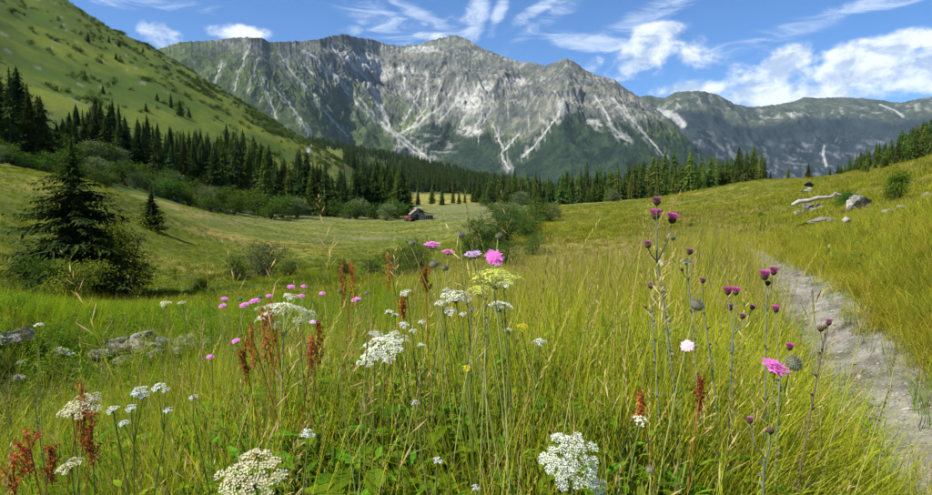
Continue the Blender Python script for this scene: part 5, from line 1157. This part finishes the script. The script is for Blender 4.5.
for a in ((441, 303, 1.7, 12, 'small white umbel at the left of the white group under the scabious'), (466, 300, 1.7, 13, 'small white umbel at the right of the white group under the scabious'), (447, 290, 1.75, 9, 'little white umbel on top of the white group under the scabious'), (472, 309, 1.7, 9, 'tiny white umbel at the lower right of the group under the scabious'), (463, 314, 1.65, 8, 'tiny white umbel at the bottom of the group under the scabious'),
          (374, 352, 1.72, 16, 'white umbel filling the left side of the broad cluster'), (390, 360, 1.7, 14, 'white umbel in the lower edge of the broad cluster'), (393, 335, 1.8, 14, 'white umbel at the top edge of the broad cluster'), (422, 322, 1.8, 8, 'tiny white umbel right of the little one above the broad cluster'), (413, 331, 1.8, 8, 'tiny white umbel between the broad cluster and the centre'),
          (300, 321, 2.0, 16, 'white umbel at the right flank of the tall side view one'), (275, 325, 2.0, 12, 'white umbel under the left side of the tall one'), (92, 399, 1.5, 16, 'small cream umbel at the top right of the domed one'), (71, 412, 1.5, 16, 'small cream umbel at the lower left of the domed one'), (112, 410, 1.5, 14, 'flat white umbel between the domed one and the stepped yarrow')):
    umbel(a[0], a[1], a[2], a[3], a[4], (rnd.uniform(-.2, .2), -.4, 1), 9, 11, 'cream' if 'cream' in a[4] else 'white', leaves=0)
umbel(165, 304, 3.4, 13, 'creamy flower spray in the grass above the stone bank', (0, -.3, 1), 8, 9, 'cream', 0)
umbel(182, 303, 3.4, 8, 'tiny cream flower right of the spray above the stone bank', (0, -.3, 1), 6, 7, 'cream', 0, leaves=0)
umbel(39, 325, 3.6, 9, 'tiny white flower above the left rock', (0, -.3, 1), 6, 7, 'white', 0, leaves=0)
umbel(389, 312, 2.2, 10, 'tiny cream flower left of the red spike', (0, -.3, 1), 6, 8, 'white', 0, leaves=0)
umbel(395, 315, 2.2, 8, 'smallest cream flower by the red spike', (0, -.3, 1), 6, 8, 'white', 0, leaves=0)
yarrow([(138, 391, 17), (143, 395, 13), (131, 408, 13), (124, 423, 11)], 1.45, 'white yarrow with four stepped heads left of centre')
yarrow([(158, 387, 14), (165, 390, 9), (168, 410, 10)], 1.5, 'white yarrow with three small heads right of the stepped one')
yarrow([(193, 397, 9)], 1.5, 'thin yarrow with a single small head')
yarrow([(377, 334, 12), (383, 338, 12), (371, 333, 7)], 1.9, 'greyish white yarrow just above the broad umbel cluster', 'white')
# thistles
thistle([(657, 199, 12, 'old'), (656, 213, 13, 'open'), (673, 217, 13, 'open'), (648, 243, 10, 'small')], 1.85, 'tallest purple thistle rising above the horizon with grey stem', (657, 262), .0, thick=.0027)
thistle([(765, 274, 12, 'open'), (774, 270, 10, 'open'), (768, 281, 9, 'bud')], 1.9, 'thistle with two bright heads crowded together near the path', (767, 300), -.02)
thistle([(728, 290, 10, 'open'), (736, 290, 10, 'open'), (730, 306, 9, 'small'), (743, 315, 8, 'old'), (753, 306, 8, 'old')], 1.75, 'branched thistle with a double purple head on top', (733, 335), .0)
thistle([(776, 308, 9, 'open'), (790, 346, 9, 'open')], 1.7, 'thistle with one head high and one low right of the branched one', (780, 365), -.03)
thistle([(829, 321, 9, 'small'), (821, 326, 11, 'bud'), (826, 325, 8, 'bud')], 1.6, 'dark brown fading thistle standing against the gravel path', (823, 345), -.03, 'stem_brown')
thistle([(703, 279, 8, 'old')], 1.9, 'small dull thistle left of the branched ones', (703, 300), .02)
thistle([(651, 284, 9, 'old'), (645, 306, 6, 'bud')], 1.8, 'dull pink thistle below the tallest one', (652, 310), .03)
thistle([(690, 250, 9, 'old'), (682, 268, 6, 'bud')], 2.0, 'faded thistle right of the tallest one', (689, 280), .0)
thistle([(771, 428, 12, 'bud'), (750, 419, 9, 'small')], 1.15, 'thistle with closed bud and curved grey stem at the bottom right', (766, 460), .02)
# sorrel
for a in ((262, 318, 1.9, 75, 'rusty red sorrel clump, tallest spike below the white umbel', 16), (272, 330, 1.85, 70, 'dense rusty sorrel just right of the tallest spike', 16), (252, 335, 1.85, 60, 'rusty sorrel at the left of the clump below the white umbel', 14), (245, 352, 1.8, 55, 'short rusty sorrel in front of the clump below the white umbel', 12), (318, 330, 2.0, 60, 'dark red sorrel right of the tall white umbel', 11), (311, 345, 1.9, 50, 'brown red sorrel under the right end of the tall umbel', 10), (270, 308, 2.1, 40, 'thin red sorrel directly beneath the white umbel', 7),
          (342, 272, 2.6, 62, 'tall brown sorrel spike, left one of the pair behind the meadow flowers', 8), (352, 273, 2.6, 60, 'tall brown sorrel spike, right one of the pair behind the meadow flowers', 8), (389, 262, 2.7, 46, 'slim rusty sorrel spike against the far bank', 7), (425, 272, 1.9, 34, 'orange red sorrel spray under the scabious flowers', 13), (404, 300, 1.9, 30, 'rusty sorrel spray by the small white umbel', 9),
          (82, 398, 1.5, 95, 'orange brown sorrel growing through the creamy umbel', 16), (90, 425, 1.45, 70, 'orange sorrel below the creamy umbel', 16), (28, 440, 1.3, 60, 'dark red sorrel in the lower left corner', 22), (12, 462, 1.3, 55, 'red sorrel at the bottom left edge', 20), (50, 452, 1.3, 50, 'small red sorrel right of the corner one', 14), (700, 385, 1.5, 50, 'brown sorrel low in the tall grass', 8), (640, 400, 1.5, 45, 'small brown sorrel in the yellow grass', 8)):
    dock(a[0], a[1], a[2], a[3], a[4], a[5], n=7)
# single long grass stalks that stand out
def stalk(px, py, dep, label, lean=0, heads=True, mat='stem_pale', L=.09, thick=.0018):
    rn = random.Random(int(px * 23 + py)); top = V3(*at(px, py, dep)); base = basepoint(top, lean); o = V3(*base); td = top - o; t = thing('grass_stalk', label, 'grass stalk', base, 0, None)
    mb = MB(); pts = stem_pts((0, 0, 0), td, 0, 9); tube(mb, pts, [thick * q for q in np.linspace(1.2, .5, 9)], 4); mb.build('stem', M[mat], t); fb = MB(); d = unit(pts[-1] - pts[-2])
    for i in range(34):
        s = i / 34; p = td - d * L * (1 - s); a = i * 2.4; ou = unit(np.cross(d, V3(math.cos(a), math.sin(a), .2))); dd = unit(d * 1.3 + ou * .6); l = .010; sv = unit(np.cross(dd, V3(.3, .2, .9))) * .0018
        fb.add([p, p + dd * l * .5 - sv, p + dd * l, p + dd * l * .5 + sv], [(0, 1, 2, 3)])
    fb.build('seed_spike', M['grass_straw'], t); mb = MB(); blade(mb, pts[1][0], pts[1][1], pts[1][2], rn.uniform(0, 6.28), .28, .005, .2, .8, 5, 0); mb.build('leaf', M['grass_yellow'], t)
for a in ((125, 314, 2.0, 'pale grass stalk standing up before the slope left of the stone bank', -.05), (104, 338, 2.0, 'bleached grass stalk in front of the left end of the stone bank', .0), (167, 309, 2.1, 'tall pale grass spike leaning over the stone bank', -.12), (202, 307, 2.1, 'slanting pale grass spike at the right of the stone bank', -.15),
          (38, 350, 1.8, 'yellow grass spike beside the small stones at the left', .02), (478, 262, 1.3, 'long upright grass stalk through the middle of the flowers', .02), (486, 300, 1.2, 'second long upright grass blade in the middle', .0), (462, 280, 1.25, 'upright grass stalk left of the long middle one', .05), (368, 330, 1.4, 'slender green stalk left of the white cluster', .02), (340, 385, 1.2, 'thin pale stalk in the herbs left of centre', .06),
          (592, 300, 1.5, 'fine grass stalk in the yellow meadow', -.05), (812, 290, 1.9, 'thin grass stalk standing before the path', .02), (871, 305, 1.8, 'slim curved grass stalk across the right bank', -.18), (898, 334, 1.7, 'yellow grass spike at the far right of the path', -.16), (889, 390, 1.5, 'short leaning stalk over the gravel', -.12), (5, 385, 1.35, 'pale grass spike at the left edge', .02), (33, 397, 1.35, 'branched pale grass spike near the left edge', -.06)):
    stalk(a[0], a[1], a[2], a[3], a[4])

# ============================================================ air
me = bpy.data.meshes.new('haze'); S0 = 11500.0; zb, zt = -420.0, 1750.0
vs = [(sx * S0, sy * S0, zz) for zz in (zb, zt) for sy in (-1, 1) for sx in (-1, 1)]
me.from_pydata(vs, [], [(0, 2, 3, 1), (4, 5, 7, 6), (0, 1, 5, 4), (1, 3, 7, 5), (3, 2, 6, 7), (2, 0, 4, 6)]); hz = link('haze', me); hz['kind'] = 'stuff'
hm = bpy.data.materials.new('haze'); hm.use_nodes = True; T = NT(hm.node_tree)
pv = T.n('ShaderNodeVolumePrincipled'); pv.inputs['Color'].default_value = (.62, .82, 1, 1); pv.inputs['Density'].default_value = 2.3e-5; pv.inputs['Anisotropy'].default_value = .15
pv.inputs['Density Attribute'].default_value = ''
o_ = T.n('ShaderNodeOutputMaterial'); T.set(o_.inputs['Volume'], pv.outputs[0]); me.materials.append(hm)
print('trees', nt, 'objects', len(bpy.data.objects), 'tris', sum(len(m.polygons) for m in bpy.data.meshes))
